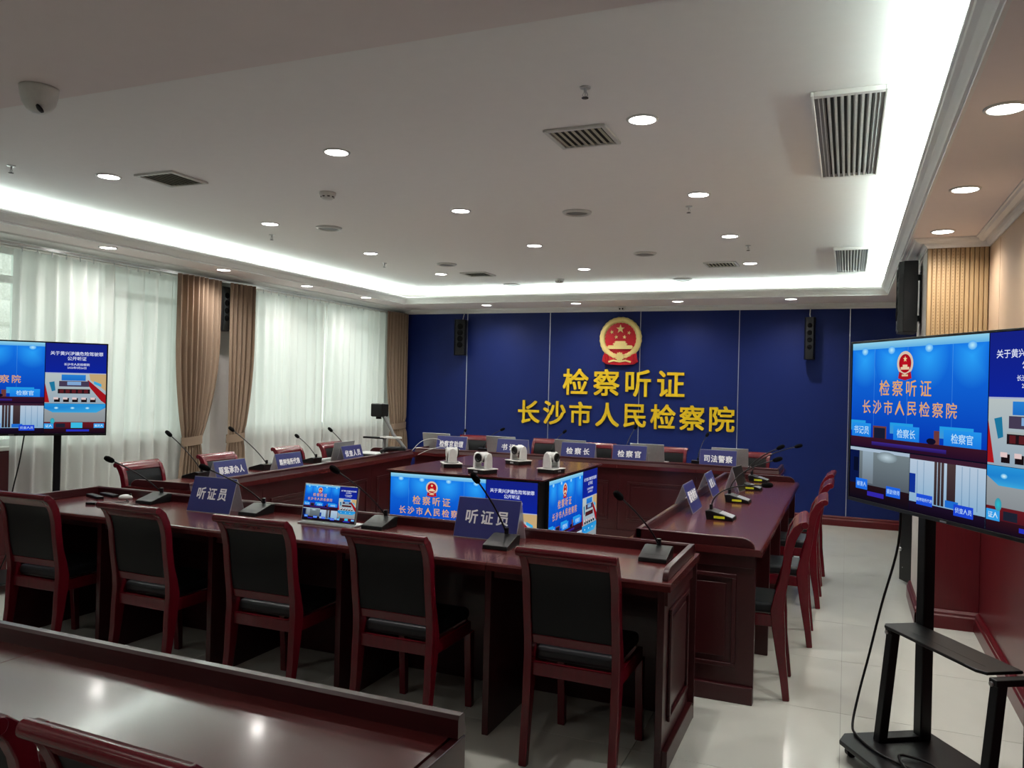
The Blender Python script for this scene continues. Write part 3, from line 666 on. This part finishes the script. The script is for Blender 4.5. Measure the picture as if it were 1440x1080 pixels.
P.poly([(4.28, 7.32), (4.2, 6.95), (4.75, 6.85), (5.3, 6.95), (5.22, 7.32), (4.75, 7.15)], (176, 24, 40)); P.rect(4.4, 7.42, 5.1, 7.56, (232, 206, 170)); P.rect(4.56, 7.56, 4.94, 7.68, (232, 206, 170)); P.rect(4.5, 7.06, 5.0, 7.16, (226, 196, 150))
pts = [(4.75+(.17 if i % 2 == 0 else .07)*math.cos(PI/2+i*PI/5), 7.98+(.17 if i % 2 == 0 else .07)*math.sin(PI/2+i*PI/5)) for i in range(10)]
P.poly(pts, (240, 214, 160))
for k, ch in enumerate('检察听证'): P.text(ch, 3.05+k*1.12, 6.43, .92, (232, 170, 96))
for k, ch in enumerate('长沙市人民检察院'): P.text(ch, 1.45+k*.98, 5.35, .82, (226, 170, 110))
for x, w, tx in ((.1, 1.8, '书记员'), (3.9, 2.1, '检察长'), (7.8, 2.5, '检察官')):
    P.rect(x-.3 if x > 1 else 0, 3.95, x+w-.5, 4.55, (30, 160, 236), (70, 150, 210)); P.rect(x, 3.62, x+w, 4.4, (36, 150, 240), (26, 124, 230)); P.text(tx, x+w/2, 4.0, .5, (190, 228, 255))
P.rect(2.1, 3.62, 3.3, 4.3, (110, 60, 60)); P.rect(2.2, 3.62, 3.2, 4.2, (24, 28, 50)); P.rect(7.1, 3.62, 7.5, 4.3, (110, 60, 60)); P.blob(6.9, 3.75, .35, .16, (14, 14, 40), (14, 14, 40))
# title panel
P.rect(10.7, 6.08, 16, 9, (22, 34, 132), (14, 36, 156)); P.rect(10.7, 6.0, 16, 6.08, (170, 180, 210))
P.text('关于黄兴涉嫌危险驾驶罪', 13.4, 8.02, .42, (226, 232, 255)); P.text('公开听证', 13.4, 7.52, .42, (226, 232, 255))
P.text('长沙市人民检察院', 13.4, 6.93, .28, (226, 232, 255)); P.text('2022年9月26日', 13.4, 6.6, .26, (226, 232, 255))
# overview of the room
P.rect(10.7, 3.0, 16, 6.0, (186, 196, 196), (150, 170, 186))
P.poly([(10.7, 3.1), (10.7, 5.0), (11.1, 3.1)], (170, 24, 30)); P.poly([(14.4, 5.4), (16, 3.9), (16, 3.0), (15.6, 3.3), (14.3, 5.0)], (160, 20, 30)); P.poly([(14.5, 6), (16, 6), (16, 4.3), (14.6, 5.4)], (198, 168, 120))
P.rect(12.1, 5.3, 14.2, 5.9, (40, 130, 215), (30, 110, 200)); P.rect(11.9, 4.7, 14.5, 5.25, (70, 60, 84)); P.rect(12.6, 4.85, 13.8, 5.2, (130, 170, 215)); P.rect(11.8, 4.0, 14.6, 4.45, (34, 22, 28)); P.rect(11.8, 4.45, 14.6, 4.55, (170, 180, 180))
for k in range(5): P.rect(11.95+k*.53, 4.05, 12.3+k*.53, 4.4, (90, 30, 36)); P.rect(11.5+k*.78, 3.15, 12.0+k*.78, 3.55, (24, 14, 18)); P.rect(11.45+k*.8, 3.4, 11.85+k*.8, 3.62, (226, 200, 200))
P.poly([(11.05, 5.1), (11.5, 5.2), (11.6, 4.3), (11.3, 4.2)], (30, 120, 160)); P.poly([(14.9, 5.3), (15.6, 5.0), (15.6, 4.7), (14.95, 5.0)], (60, 170, 220))
# three lower views
P.rect(0, 0, 5.3, 2.98, (120, 134, 140), (60, 66, 80)); P.rect(0, .8, .9, 2.9, (10, 22, 70)); P.rect(.35, 1.6, .8, 2.4, (8, 14, 40)); P.rect(0, 2.8, 5.3, 2.98, (170, 190, 210))
P.rect(1.2, 1.0, 2.2, 2.8, (150, 170, 185), (110, 120, 130)); P.blob(3.4, 2.6, .9, .3, (190, 210, 220), (120, 136, 144)); P.rect(0, 0, 5.3, .9, (36, 18, 24), (14, 10, 24)); P.rect(.6, .6, 1.7, 1.2, (30, 110, 230)); P.text('被害人', 1.15, .9, .3, (170, 210, 255)); P.rect(3.4, .5, 4.6, 1.05, (30, 100, 226)); P.text('援助律师', 4.0, .78, .28, (170, 210, 255)); P.rect(1.7, .3, 3.2, .55, (50, 40, 170))
P.rect(5.34, 0, 10.64, 2.98, (190, 206, 224), (120, 170, 206)); P.rect(5.34, 2.75, 10.64, 2.98, (60, 30, 50))
for x in (7.2, 7.45, 7.7, 8.1, 8.3, 8.5): P.rect(x, .6, x+.2, 2.75, (74, 58, 60), (44, 34, 40))
for x in (5.9, 6.4, 9.1, 9.6, 10.1): P.rect(x, .7, x+.06, 2.7, (150, 176, 200), (110, 150, 186))
P.rect(5.34, .0, 10.64, .55, (30, 16, 40), (16, 8, 24)); P.rect(5.34, 1.0, 5.8, 2.0, (16, 50, 150)); P.rect(5.9, .45, 7.1, 1.0, (28, 80, 220)); P.text('羁押场所代表', 6.5, .72, .2, (180, 214, 255)); P.rect(8.0, .6, 8.9, .95, (30, 110, 210)); P.rect(8.6, .3, 9.9, .85, (28, 70, 214)); P.text('侦查人员', 9.25, .58, .28, (180, 214, 255))
P.rect(10.7, 0, 16, 2.98, (160, 168, 172), (120, 124, 130)); P.poly([(10.7, 2.98), (16, 2.98), (16, 2.6), (15.2, 2.1), (11.4, 2.1), (10.7, 2.5)], [(40, 150, 220), (40, 150, 220), (30, 130, 210), (60, 170, 226), (60, 170, 226), (30, 130, 210)])
for x in (11.7, 13.1, 14.4): P.blob(x, 2.55, .2, .12, (220, 250, 255), (60, 170, 230))
P.rect(10.7, 0, 16, 1.15, (104, 26, 34), (44, 16, 30)); P.rect(10.7, 0, 16, .55, (48, 18, 28), (20, 10, 26)); P.rect(10.7, .5, 11.5, 1.0, (50, 160, 235)); P.text('证人', 11.1, .75, .3, (210, 236, 255)); P.rect(13.0, .55, 14.0, 1.1, (60, 190, 230)); P.rect(11.7, .6, 12.5, 1.0, (30, 34, 50)); P.rect(15.0, .55, 15.9, 1.0, (50, 160, 235)); P.text('鉴定人', 15.45, .78, .26, (210, 236, 255)); P.rect(12.6, .2, 14.6, .4, (40, 50, 190)); P.blob(11.4, 1.25, .2, .3, (40, 190, 210), (60, 150, 170))
pic_me = D.meshes.new('picture'); pic_me.from_pydata(P.v, [], P.f); pic_me.materials.append(MT['screen'])
ca = pic_me.color_attributes.new('picture', 'FLOAT_COLOR', 'POINT')
ca.data.foreach_set('color', [x for c in P.c for x in (*c, 1.0)])
def screen(parent, w, loc, rot=(0, 0, 0), name='screen'):
    o = D.objects.new(name, pic_me); COL.objects.link(o); o.parent = parent; s_ = w/16; o.scale = (s_, s_*.1, s_); o.location = loc; o.rotation_euler = rot; return o

# ------------------------------------------------------------------ television stands (one thing: television and its trolley)
def tv_stand(loc, rz, w, h, zc, label, lab2, col=(-.235, .235)):
    """local: screen plane y=0 facing -y, x along width, z up; loc is on the floor below the screen centre"""
    t = tag(empty('television', (loc[0], loc[1], 0), rz), label, 'television')
    hd = box(-w/2, w/2, 0, .035, zc-h/2, zc+h/2).build('casing', 'black', t, bevel=.004)
    box(-w/2+.15, w/2-.15, .035, .07, zc-h/2+.1, zc+h/2-.2).build('rear_housing', 'black', t, bevel=.01)
    bz = MB()
    for a, b, c, d in [(-w/2, w/2, zc-h/2, zc-h/2+.016), (-w/2, w/2, zc+h/2-.01, zc+h/2), (-w/2, -w/2+.01, zc-h/2, zc+h/2), (w/2-.01, w/2, zc-h/2, zc+h/2)]: bz.box(a, b, -.006, 0, c, d)
    bz.build('bezel', 'blackm', t, bevel=.002)
    screen(t, w-.02, (0, -.0005, zc+.003)).scale.z *= (h-.026)/((w-.02)*9/16)
    box(-.018, .018, -.008, -.0055, zc-h/2+.004, zc-h/2+.010).build('badge', 'silver', t)
    s_ = tag(empty('television_trolley', (loc[0], loc[1], 0), rz), lab2, 'trolley')
    for x in col:
        box(x-.025, x+.025, .092, .145, .085, zc+.15).build('column', 'blackm', s_, bevel=.005)
        # slanted front leg and its arm
        MB().prism([(-.10, .085), (-.058, .085), (-.008, .555), (-.048, .555)], x-.02, x+.02).build('front_leg', 'blackm', s_, bevel=.004)
        box(x-.02, x+.02, -.055, .092, .54, .565).build('shelf_arm', 'blackm', s_, bevel=.004)
        box(x-.02, x+.02, -.075, .092, .085, .105).build('foot_bar', 'blackm', s_, bevel=.003)
        MB().cyl(.009, -.006, .0, 10, (x, -.058, .548), 'y').build('bolt', 'silver', s_)
    box(-.3, .3, .071, .086, zc-.12, zc-.07).box(-.3, .3, .071, .086, zc+.07, zc+.12).build('mounting_bracket', 'blackm', s_)
    MB().prism([(col[0]-.02, -.055), (col[0]+.005, -.075), (col[1]-.06, -.075), (col[1]-.025, -.055), (col[1]-.025, .091), (col[0]-.02, .091)], .567, .580, 'z').build('shelf', 'blackm', s_, bevel=.004)
    sl = MB(); sl.box(col[0]+.04, col[1]-.12, -.075, -.071, .5801, .5806); sl.box(col[0]+.1, col[1]-.08, -.02, -.016, .5801, .5806); sl.build('shelf_groove', 'black', s_)
    MB().prism([(col[0]-.09, -.19), (col[0]-.03, -.25), (col[1]+.03, -.25), (col[1]+.09, -.19), (col[1]+.09, .20), (col[0]-.09, .20)], .065, .085, 'z').build('base_plate', 'blackm', s_, bevel=.005)
    for x in (col[0]-.05, col[1]+.05):
        for y in (-.18, .16):
            c = MB(); c.cyl(.024, -.012, .012, 14, (x, y, .024), 'x'); c.box(x-.017, x-.013, y-.012, y+.012, .02, .065); c.box(x+.013, x+.017, y-.012, y+.012, .02, .065); c.build('caster', 'black', s_)
    return t, s_
uR = Vector((.527, -.85)); LR = Vector((.013, 4.163)); cR = LR+uR*.665
tR, trR = tv_stand((cR.x, cR.y), math.atan2(uR.y, uR.x), 1.33, .75, 1.431, 'large television showing the hearing at the right edge, seen at an angle', 'black wheeled trolley with shelf carrying the right television', (-.262, .335))
uL = Vector((.655, .755)).normalized(); RLp = Vector((-5.23, 4.48)); cL = RLp-uL*.62
tL, trL = tv_stand((cL.x, cL.y), math.atan2(uL.y, uL.x), 1.24, .70, 1.452, 'television showing the hearing in front of the sheer curtains at left', 'black column trolley carrying the left television', (-.29, .29))
# cables of the trolleys
def cable(pts, r, label, par=None, m='black'):
    # smooth with Catmull-Rom
    P_ = [Vector(p) for p in pts]; out = []
    for i in range(len(P_)-1):
        p0, p1, p2, p3 = P_[max(0, i-1)], P_[i], P_[i+1], P_[min(len(P_)-1, i+2)]
        for k in range(6):
            t = k/6; out.append(.5*((2*p1)+(-p0+p2)*t+(2*p0-5*p1+4*p2-p3)*t*t+(-p0+3*p1-3*p2+p3)*t**3))
    out.append(P_[-1]); o = MB().tube(out, r, 7).build('cable', m, par, smooth=True)
    if label: tag(o, label, 'cable')
    return o
cable([(-.36, .06, 1.15), (-.37, .06, .9), (-.42, .02, .62), (-.44, -.02, .4), (-.45, -.06, .22), (-.40, -.12, .10), (-.30, -.16, .093), (-.15, -.17, .093), (0, -.12, .093), (.06, -.05, .093), (-.02, -.02, .097), (-.1, -.10, .1), (.05, -.16, .102), (.14, -.1, .1)], .0055, None, trR)
cable([(.08, .05, 1.12), (.05, .06, .9), (.0, .05, .6), (.0, .02, .3), (-.06, 0, .1)], .005, None, trL)

# ------------------------------------------------------------------ display block in the centre
bxm = tag(empty('display_block', (-2.65, 6.15, 0)), 'square wooden-topped block of screens in the middle of the desks', 'display stand')
hx, hy, zt_ = .65, .75, .885
box(-hx+.03, hx-.03, -hy+.03, hy-.03, 0, zt_-.01).build('body', 'black', bxm)
box(-hx, hx, -hy, hy, zt_-.009, zt_).build('top', 'desktop', bxm, bevel=.002)
box(-hx-.002, hx+.002, -hy-.002, hy+.002, zt_-.0115, zt_-.009).build('top_edge', 'black', bxm)
for nm, loc, rot, w in (('front', (0, -hy+.012, 0), 0, 1.24), ('right', (hx-.012, 0, 0), PI/2, 1.24)):
    e_ = MB(); e_.box(-w/2, w/2, -.01, .03, .15, .8735)
    o = e_.build('screen_casing', 'black', bxm, bevel=.003); o.location = loc; o.rotation_euler = (0, 0, rot)
    c = screen(o, w-.02, (0, -.0105, .5185))
# ------------------------------------------------------------------ PTZ cameras on the block
ptz = None
for x, y, r, lb in [(-2.96, 5.84, 2.2, 'white turret camera at the left corner of the display block'), (-2.56, 5.58, -.35, 'white turret camera facing the viewer at the front of the block'), (-2.60, 6.40, -.45, 'white turret camera at the back of the display block'), (-2.13, 5.93, 1.35, 'white turret camera turned right at the right corner of the block')]:
    if ptz is None:
        ptz = t = empty('conference_camera')
        MB().box(-.085, .085, -.075, .075, 0, .030).build('base', 'black', t, bevel=.004)
        MB().box(-.09, .09, -.08, .08, .030, .037).build('base_cover', 'whitep', t, bevel=.003)
        MB().box(-.02, .02, -.078, -.0745, .010, .022).build('badge', 'silver', t)
        MB().cyl(.06, .037, .048, 24).build('turntable', 'greyp', t)
        for s_ in (-1, 1):
            a, b = sorted((s_*.072, s_*.046)); MB().prism([(-.035, .04), (-.032, .12), (-.022, .148), (0, .158), (.022, .148), (.032, .12), (.035, .04)], a, b).build('arm', 'whitep', t, bevel=.004)
        MB().cyl(.040, -.045, .045, 24, (0, 0, .12), 'y').build('head', 'whitep', t, bevel=.006)
        MB().box(-.044, .044, -.03, .03, .085, .12).build('head_lower', 'black', t, bevel=.01)
        h_ = MB().lathe([(.034, -.046), (.034, -.055), (.026, -.056), (.018, -.048)], 22, (0, 0, .12), 'y').build('lens', 'black', t)
    else: t = copy_tree(ptz)
    t.location = (x, y, zt_+.0005); t.rotation_euler = (0, 0, r); tag(t, lb, 'camera', 'turret cameras on the display block')
cable([(-2.90, 5.90, .895), (-2.82, 5.95, .891), (-2.75, 5.86, .891), (-2.69, 5.74, .891), (-2.62, 5.68, .895)], .004, 'thin black cable linking the two left turret cameras')

# ------------------------------------------------------------------ microphones
def microphone(loc, rz, head, label, sticker=False, up=False):
    """local: user side -y; head = head position relative to base centre in local axes"""
    t = tag(empty('desk_microphone', loc, rz), label, 'microphone')
    MB().prism([(-.085, 0), (.075, 0), (.085, .052), (.05, .056), (-.08, .02)], -.065, .065, 'x').build('base', 'black', t, bevel=.004)
    if sticker:
        m_ = MB(); m_.add([(-.055, -.078, .0215), (.055, -.078, .0215), (.055, .0, .0438), (-.055, .0, .0438)], [(0, 1, 2, 3)]); o = m_.build('control_plate', 'silver', t)
        MB().box(.0655, .0662, -.035, .03, .012, .026).build('side_label', 'yellow', t)
        MB().box(-.0662, -.0655, -.035, .03, .012, .026).build('side_label', 'yellow', t)
    else:
        m_ = MB(); m_.add([(-.045, -.05, .0305), (.045, -.05, .0305), (.045, -.046, .0318), (-.045, -.046, .0318)], [(0, 1, 2, 3)]); m_.build('button_bar', 'blackm', t)
    r0 = Vector((0, .06, .054)); hd = Vector(head); MB().cyl(.011, .05, .085, 12, (0, .06, 0)).build('socket', 'blackm', t)
    c1 = r0+Vector((0, 0, .12)) if up else r0+(hd-r0)*.3+Vector((0, 0, .045)); pts = []
    c1 = r0+Vector((0, 0, .16)) if sticker else c1
    for i in range(15):
        q = i/14; pts.append((1-q)**2*r0+2*q*(1-q)*c1+q*q*hd)
    MB().tube(pts, .0042, 8).build('gooseneck', 'blackm', t, smooth=True)
    d = (pts[-1]-pts[-3]).normalized()
    MB().tube([hd-d*.012, hd-d*.005, hd+d*.01, hd+d*.035, hd+d*.05, hd+d*.056], [.006, .013, .0165, .0165, .012, .003], 14).build('head', 'foam', t, smooth=True)
    return t
for (x, y, hx_, hy_, hz_, lb) in [(-.80, 3.68, -.899, 3.40, 1.115, 'black gooseneck microphone at the right end of the middle desk'), (-1.535, 3.585, -1.63, 3.50, 1.126, 'black gooseneck microphone beside the right hearing officer plate'), (-2.32, 3.74, -2.432, 3.5, 1.121, 'black gooseneck microphone beside the small silver monitor'),
                                 (-3.16, 3.75, -3.295, 3.5, 1.08, 'black gooseneck microphone beside the left hearing officer plate'), (-3.98, 3.77, -4.031, 3.5, 1.083, 'black gooseneck microphone next to the remote controls')]:
    microphone((x, y, H), 0, (hx_-x, hy_-y, hz_-H-.03), lb)
for k, (y, hdx, hz_, lb) in enumerate([(5.03, -.453, 1.0, 'nearest'), (5.86, -.459, 1.085, 'second nearest'), (6.66, -.498, 1.115, 'third nearest'), (7.30, -.40, 1.095, 'farthest')]):
    microphone((-.70, y, H), PI/2-.05, (0.0, -(hdx+.70), hz_-H), '%s yellow-labelled black microphone on the right desk' % lb, True)
for (x, y, hx_, hy_, hz_, lb) in [(-4.70, 4.86, -4.908, 4.8, 1.131, 'black microphone at the near end of the left desk'), (-4.70, 5.62, -5.0, 5.6, 1.132, 'black microphone between the first and second left desk plates'), (-4.72, 6.35, -4.95, 6.45, 1.034, 'black microphone beside the second left desk plate'), (-4.80, 7.0, -4.95, 7.0, 1.07, 'black microphone behind the silver laptop on the left desk')]:
    microphone((x, y, H), -PI/2, (-(hy_-y), hx_-x, hz_-H-.03), lb)
for (x, hx_, hz_, lb) in [(-4.165, -4.20, 1.0, 'leftmost'), (-3.865, -3.73, 1.035, 'second from the left'), (-3.03, -2.96, 1.04, 'middle'), (-2.20, -2.14, 1.125, 'fourth from the left'), (-1.42, -1.367, 1.075, 'rightmost')]:
    microphone((x, 8.50, H), PI, (-(hx_-x), -.12, hz_-H+.0), '%s thin gooseneck microphone on the rear desk' % lb, up=True)

# ------------------------------------------------------------------ name plates
def plate(loc, rz, txt, w, label, h=.2, d=.13, m='bplate', tsz=.076, shift=0, z=H, cw=None):
    """acrylic tent, readable faces towards -y and +y"""
    t = tag(empty('name_plate', (loc[0], loc[1], z+.0008), rz), label, 'name plate', 'blue name plates')
    hd = d/2; th = .003
    for s_ in (-1, 1):
        MB().add([(-w/2, s_*hd, 0), (w/2, s_*hd, 0), (w/2, 0, h), (-w/2, 0, h), (-w/2, s_*(hd-th), 0), (w/2, s_*(hd-th), 0), (w/2, -s_*0, h-.006), (-w/2, 0, h-.006)], [(0, 1, 2, 3), (4, 7, 6, 5), (0, 4, 5, 1), (0, 3, 7, 4), (1, 5, 6, 2)]).build('acrylic_leaf', 'acrylic', t)
    hyp = math.hypot(hd, h); a = math.atan2(hd, h)
    for s_ in (-1,):
        cd = MB().box(-w/2+.002, w/2-.002, -.0006, .0006, -hyp/2+.004, hyp/2-.004)
        o = cd.build('blue_card', m, t); o.location = (0, s_*(hd/2+.0012), h/2+.0006); o.rotation_euler = (-s_*-1*a*-1 if s_ < 0 else a, 0, 0)
        o.rotation_euler = (s_*a, 0, 0)
        if txt:
            n = len(txt); pitch = (w*(.66 if n == 3 else .80))/max(n, 3)
            for k, ch in enumerate(txt):
                c = textobj('character', ch, tsz, 'wtext', o, ((k-(n-1)/2)*pitch*(1 if s_ < 0 else -1)*(1.12 if n == 3 else 1), s_*.0013, .006), (PI/2, 0, 0 if s_ < 0 else PI), .0003, .0015, sx=min(1, pitch*.95/tsz))
    return t
plate((-3.42, 3.70), .02, '听证员', .315, 'blue hearing officer plate on the left of the middle desk')
plate((-1.685, 3.775), .0, '听证员', .35, 'blue hearing officer plate in front of the centre screens')
XP = -4.30
plate((-4.37, 4.86), PI/2+.04, '原案承办人', .36, 'blue five-character plate at the near end of the left desk', h=.16, d=.10, tsz=.06)
plate((-4.42, 5.62), PI/2+.04, '羁押场所代表', .36, 'blue six-character plate in the middle of the left desk', h=.16, d=.10, tsz=.055)
plate((-4.48, 6.66), PI/2+.04, '侦查人员', .36, 'blue four-character plate at the far end of the left desk', h=.16, d=.10, tsz=.065)
for x, tx, w, lb in [(-4.15, '检察官助理', .38, 'five-character prosecutor assistant plate, leftmost'), (-3.40, '书记员', .37, 'blue clerk plate behind the rear turret camera'), (-2.64, '检察长', .38, 'blue chief prosecutor plate, middle one'), (-2.08, '检察官', .36, 'blue prosecutor plate, second from the right'), (-1.18, '司法警察', .36, 'four-character judicial police plate, rightmost')]:
    plate((x, 8.20), 0, tx, w, lb+' on the rear desk', h=.19, d=.10, tsz=.075)
plate((-.955, 5.30), PI/2, '援助律师', .34, 'nearest blue plate on the right desk', h=.18, d=.14, tsz=.075)
plate((-.96, 6.16), PI/2, '被害人', .32, 'second blue plate on the right desk, farther back', h=.17, d=.13, tsz=.07)
plate((-.80, 6.56), PI/2-.15, '', .26, 'dark tinted blank plate standing behind the second plate of the right desk', h=.19, d=.12, m='blackm')

# ------------------------------------------------------------------ laptops
def laptop(loc, rz, label, w=.36, h=.20, m='lid', z=H, scr=False):
    t = tag(empty('laptop', (loc[0], loc[1], z), rz), label, 'laptop', 'silver laptops')
    box(-w/2, w/2, -.235, 0, 0, .014).build('keyboard_base', m, t, bevel=.003)
    box(-w/2+.02, w/2-.02, -.16, -.03, .014, .0155).build('keyboard', 'black', t)
    l = box(-w/2, w/2, -.004, .004, 0, h).build('lid', m, t, bevel=.003); l.location = (0, .004, .012); l.rotation_euler = (-.22, 0, 0)
    box(-w/2+.008, w/2-.008, -.0048, -.004, .01, h-.008).build('display', 'black', l)
    MB().box(-.03, .03, .004, .0045, h*.48, h*.54).build('logo', 'silver', l)
    return t
for x, lb in [(-4.42, 'leftmost silver laptop lid on the rear desk'), (-3.60, 'second silver laptop from left on the rear desk'), (-2.776, 'silver laptop behind the 检察长 plate'), (-1.93, 'silver laptop right of the 检察官 plate'), (-1.085, 'rightmost silver laptop on the rear desk')]:
    laptop((x, 8.36), PI, lb)
laptop((-4.57, 6.62), -PI/2+.04, 'silver laptop on the left desk behind the far plate', h=.19)
# small monitor facing the chairs
t = tag(empty('tablet_monitor', (-2.60, 3.66, H), 0), 'small silver-edged monitor showing the hearing on the middle desk', 'monitor')
a_ = box(-.178, .178, 0, .010, 0, .205).build('casing', 'silver', t, bevel=.003); a_.location = (0, 0, .012); a_.rotation_euler = (-.16, 0, 0)
box(-.172, .172, -.0012, 0, .006, .201).build('glass_front', 'black', a_)
screen(a_, .34, (0, -.0016, .1045))
box(-.178, .178, -.03, .10, 0, .009).build('stand_foot', 'silver', t, bevel=.003)

# ------------------------------------------------------------------ small things on the middle desk
def remote(x, y, r, l, label):
    t = tag(empty('remote_control', (x, y, H), r), label, 'remote control', 'remote controls'); box(-l/2, l/2, -.022, .022, 0, .018).build('body', 'black', t, bevel=.005)
    b = MB(); 
    for i in range(5):
        for j in range(3): b.cyl(.0045, .018, .0195, 8, (-l/2+.03+i*.024, -.012+j*.012, 0))
    b.build('button', 'greyp', t)
remote(-4.44, 3.73, -.35, .19, 'black remote control nearer the chairs at the left end of the desk')
remote(-4.42, 3.82, -.25, .17, 'black remote control close to the raised desk edge')
t = tag(empty('computer_mouse', (-4.24, 3.79, H), .5), 'white and grey mouse beside the remote controls', 'mouse')
MB().lathe([(.001, 0), (.03, .001), (.033, .012), (.026, .026), (.012, .033), (.002, .035)], 20).build('shell', 'whitep', t, smooth=True).scale = (1.35, .8, .85)
MB().cyl(.006, -.004, .004, 10, (.03, 0, .029), 'y').build('wheel', 'black', t)
cable([(-4.20, 3.76, H+.004), (-4.12, 3.70, H+.004), (-4.15, 3.62, H+.004), (-4.05, 3.60, H+.004), (-3.98, 3.66, H+.004)], .003, 'thin mouse cable lying on the middle desk')
t = tag(empty('usb_adapter', (-4.22, 3.52, H), .3), 'tiny black adapter lying near the desk edge at left', 'adapter'); box(-.03, .03, -.012, .012, 0, .014).build('body', 'black', t, bevel=.003); box(.03, .045, -.006, .006, .003, .010).build('plug', 'silver', t)

# ------------------------------------------------------------------ document camera on the far end of the left desk
vx, vy = -4.68, 7.33
t = tag(empty('document_camera', (vx, vy, H), 0), 'document camera with grey curved arm at the far end of the left desk', 'document camera')
box(-.16, .18, -.15, .15, 0, .03).build('base', 'blackm', t, bevel=.006); box(-.14, .14, -.13, .13, .03, .033).build('white_bed', 'whitep', t)
P0 = [(.26, -.0, .04), (.24, 0, .07), (.14, 0, .22), (.05, 0, .33), (.0, 0, .42), (.0, 0, .45)]
bs = MB().tube([(.13, 0, .05), (.22, 0, .085), (.34, 0, .09), (.42, 0, .095)], .024, 12).build('arm_foot', 'blackm', t, smooth=True)
MB().tube([(.42, 0, .095), (.36, 0, .16), (.27, 0, .24), (.24, 0, .30), (.17, 0, .40), (.13, 0, .45)], .017, 12).build('arm', 'greyp', t, smooth=True)
box(.03, .17, -.07, .07, .42, .56).build('camera_head', 'black', t, bevel=.012)
MB().cyl(.03, .395, .42, 18, (.09, 0, 0)).build('lens', 'black', t)
box(.155, .175, -.02, .02, .03, .22).build('lamp_post', 'greyp', t, bevel=.003)
box(-.08, .18, -.035, .035, .185, .205).build('lamp_bar', 'blackm', t, bevel=.004); box(.13, .36, -.035, .035, .195, .215).build('lamp_bar', 'whitep', t, bevel=.004)
cable([(-4.25, 7.45, .84), (-4.15, 7.5, .95), (-4.02, 7.6, .97), (-3.95, 7.75, .86), (-3.93, 7.95, .84)], .0025, 'white cable looping beside the document camera', None, 'whitep')
cable([(-4.20, 7.5, .80), (-4.1, 7.62, .86), (-3.98, 7.7, .87), (-3.97, 7.7, .72), (-3.98, 7.72, .6)], .0025, 'white cable hanging beyond the left desk corner', None, 'whitep')

# ------------------------------------------------------------------ black equipment cabinet past the pillar
t = tag(empty('equipment_cabinet', (.675, 7.62, 0)), 'black metal cabinet with narrow door ajar and chrome knob, past the pillar', 'cabinet')
box(-.17, .17, -.32, .32, .0, 1.05).build('body', 'blackm', t, bevel=.004)
d_ = box(-.21, 0, -.008, .008, .02, 1.04).build('door', 'black', t, bevel=.002); d_.location = (-.155, -.335, 0); d_.rotation_euler = (0, 0, -1.15)
MB().lathe([(.006, -.008), (.006, -.016), (.017, -.022), (.017, -.03), (.006, -.034)], 16, (-.165, 0, .28), 'y').build('knob', 'silver', d_, smooth=True)
MB().cyl(.004, -.012, -.008, 8, (-.155, 0, .13), 'y').build('keyhole', 'silver', d_)
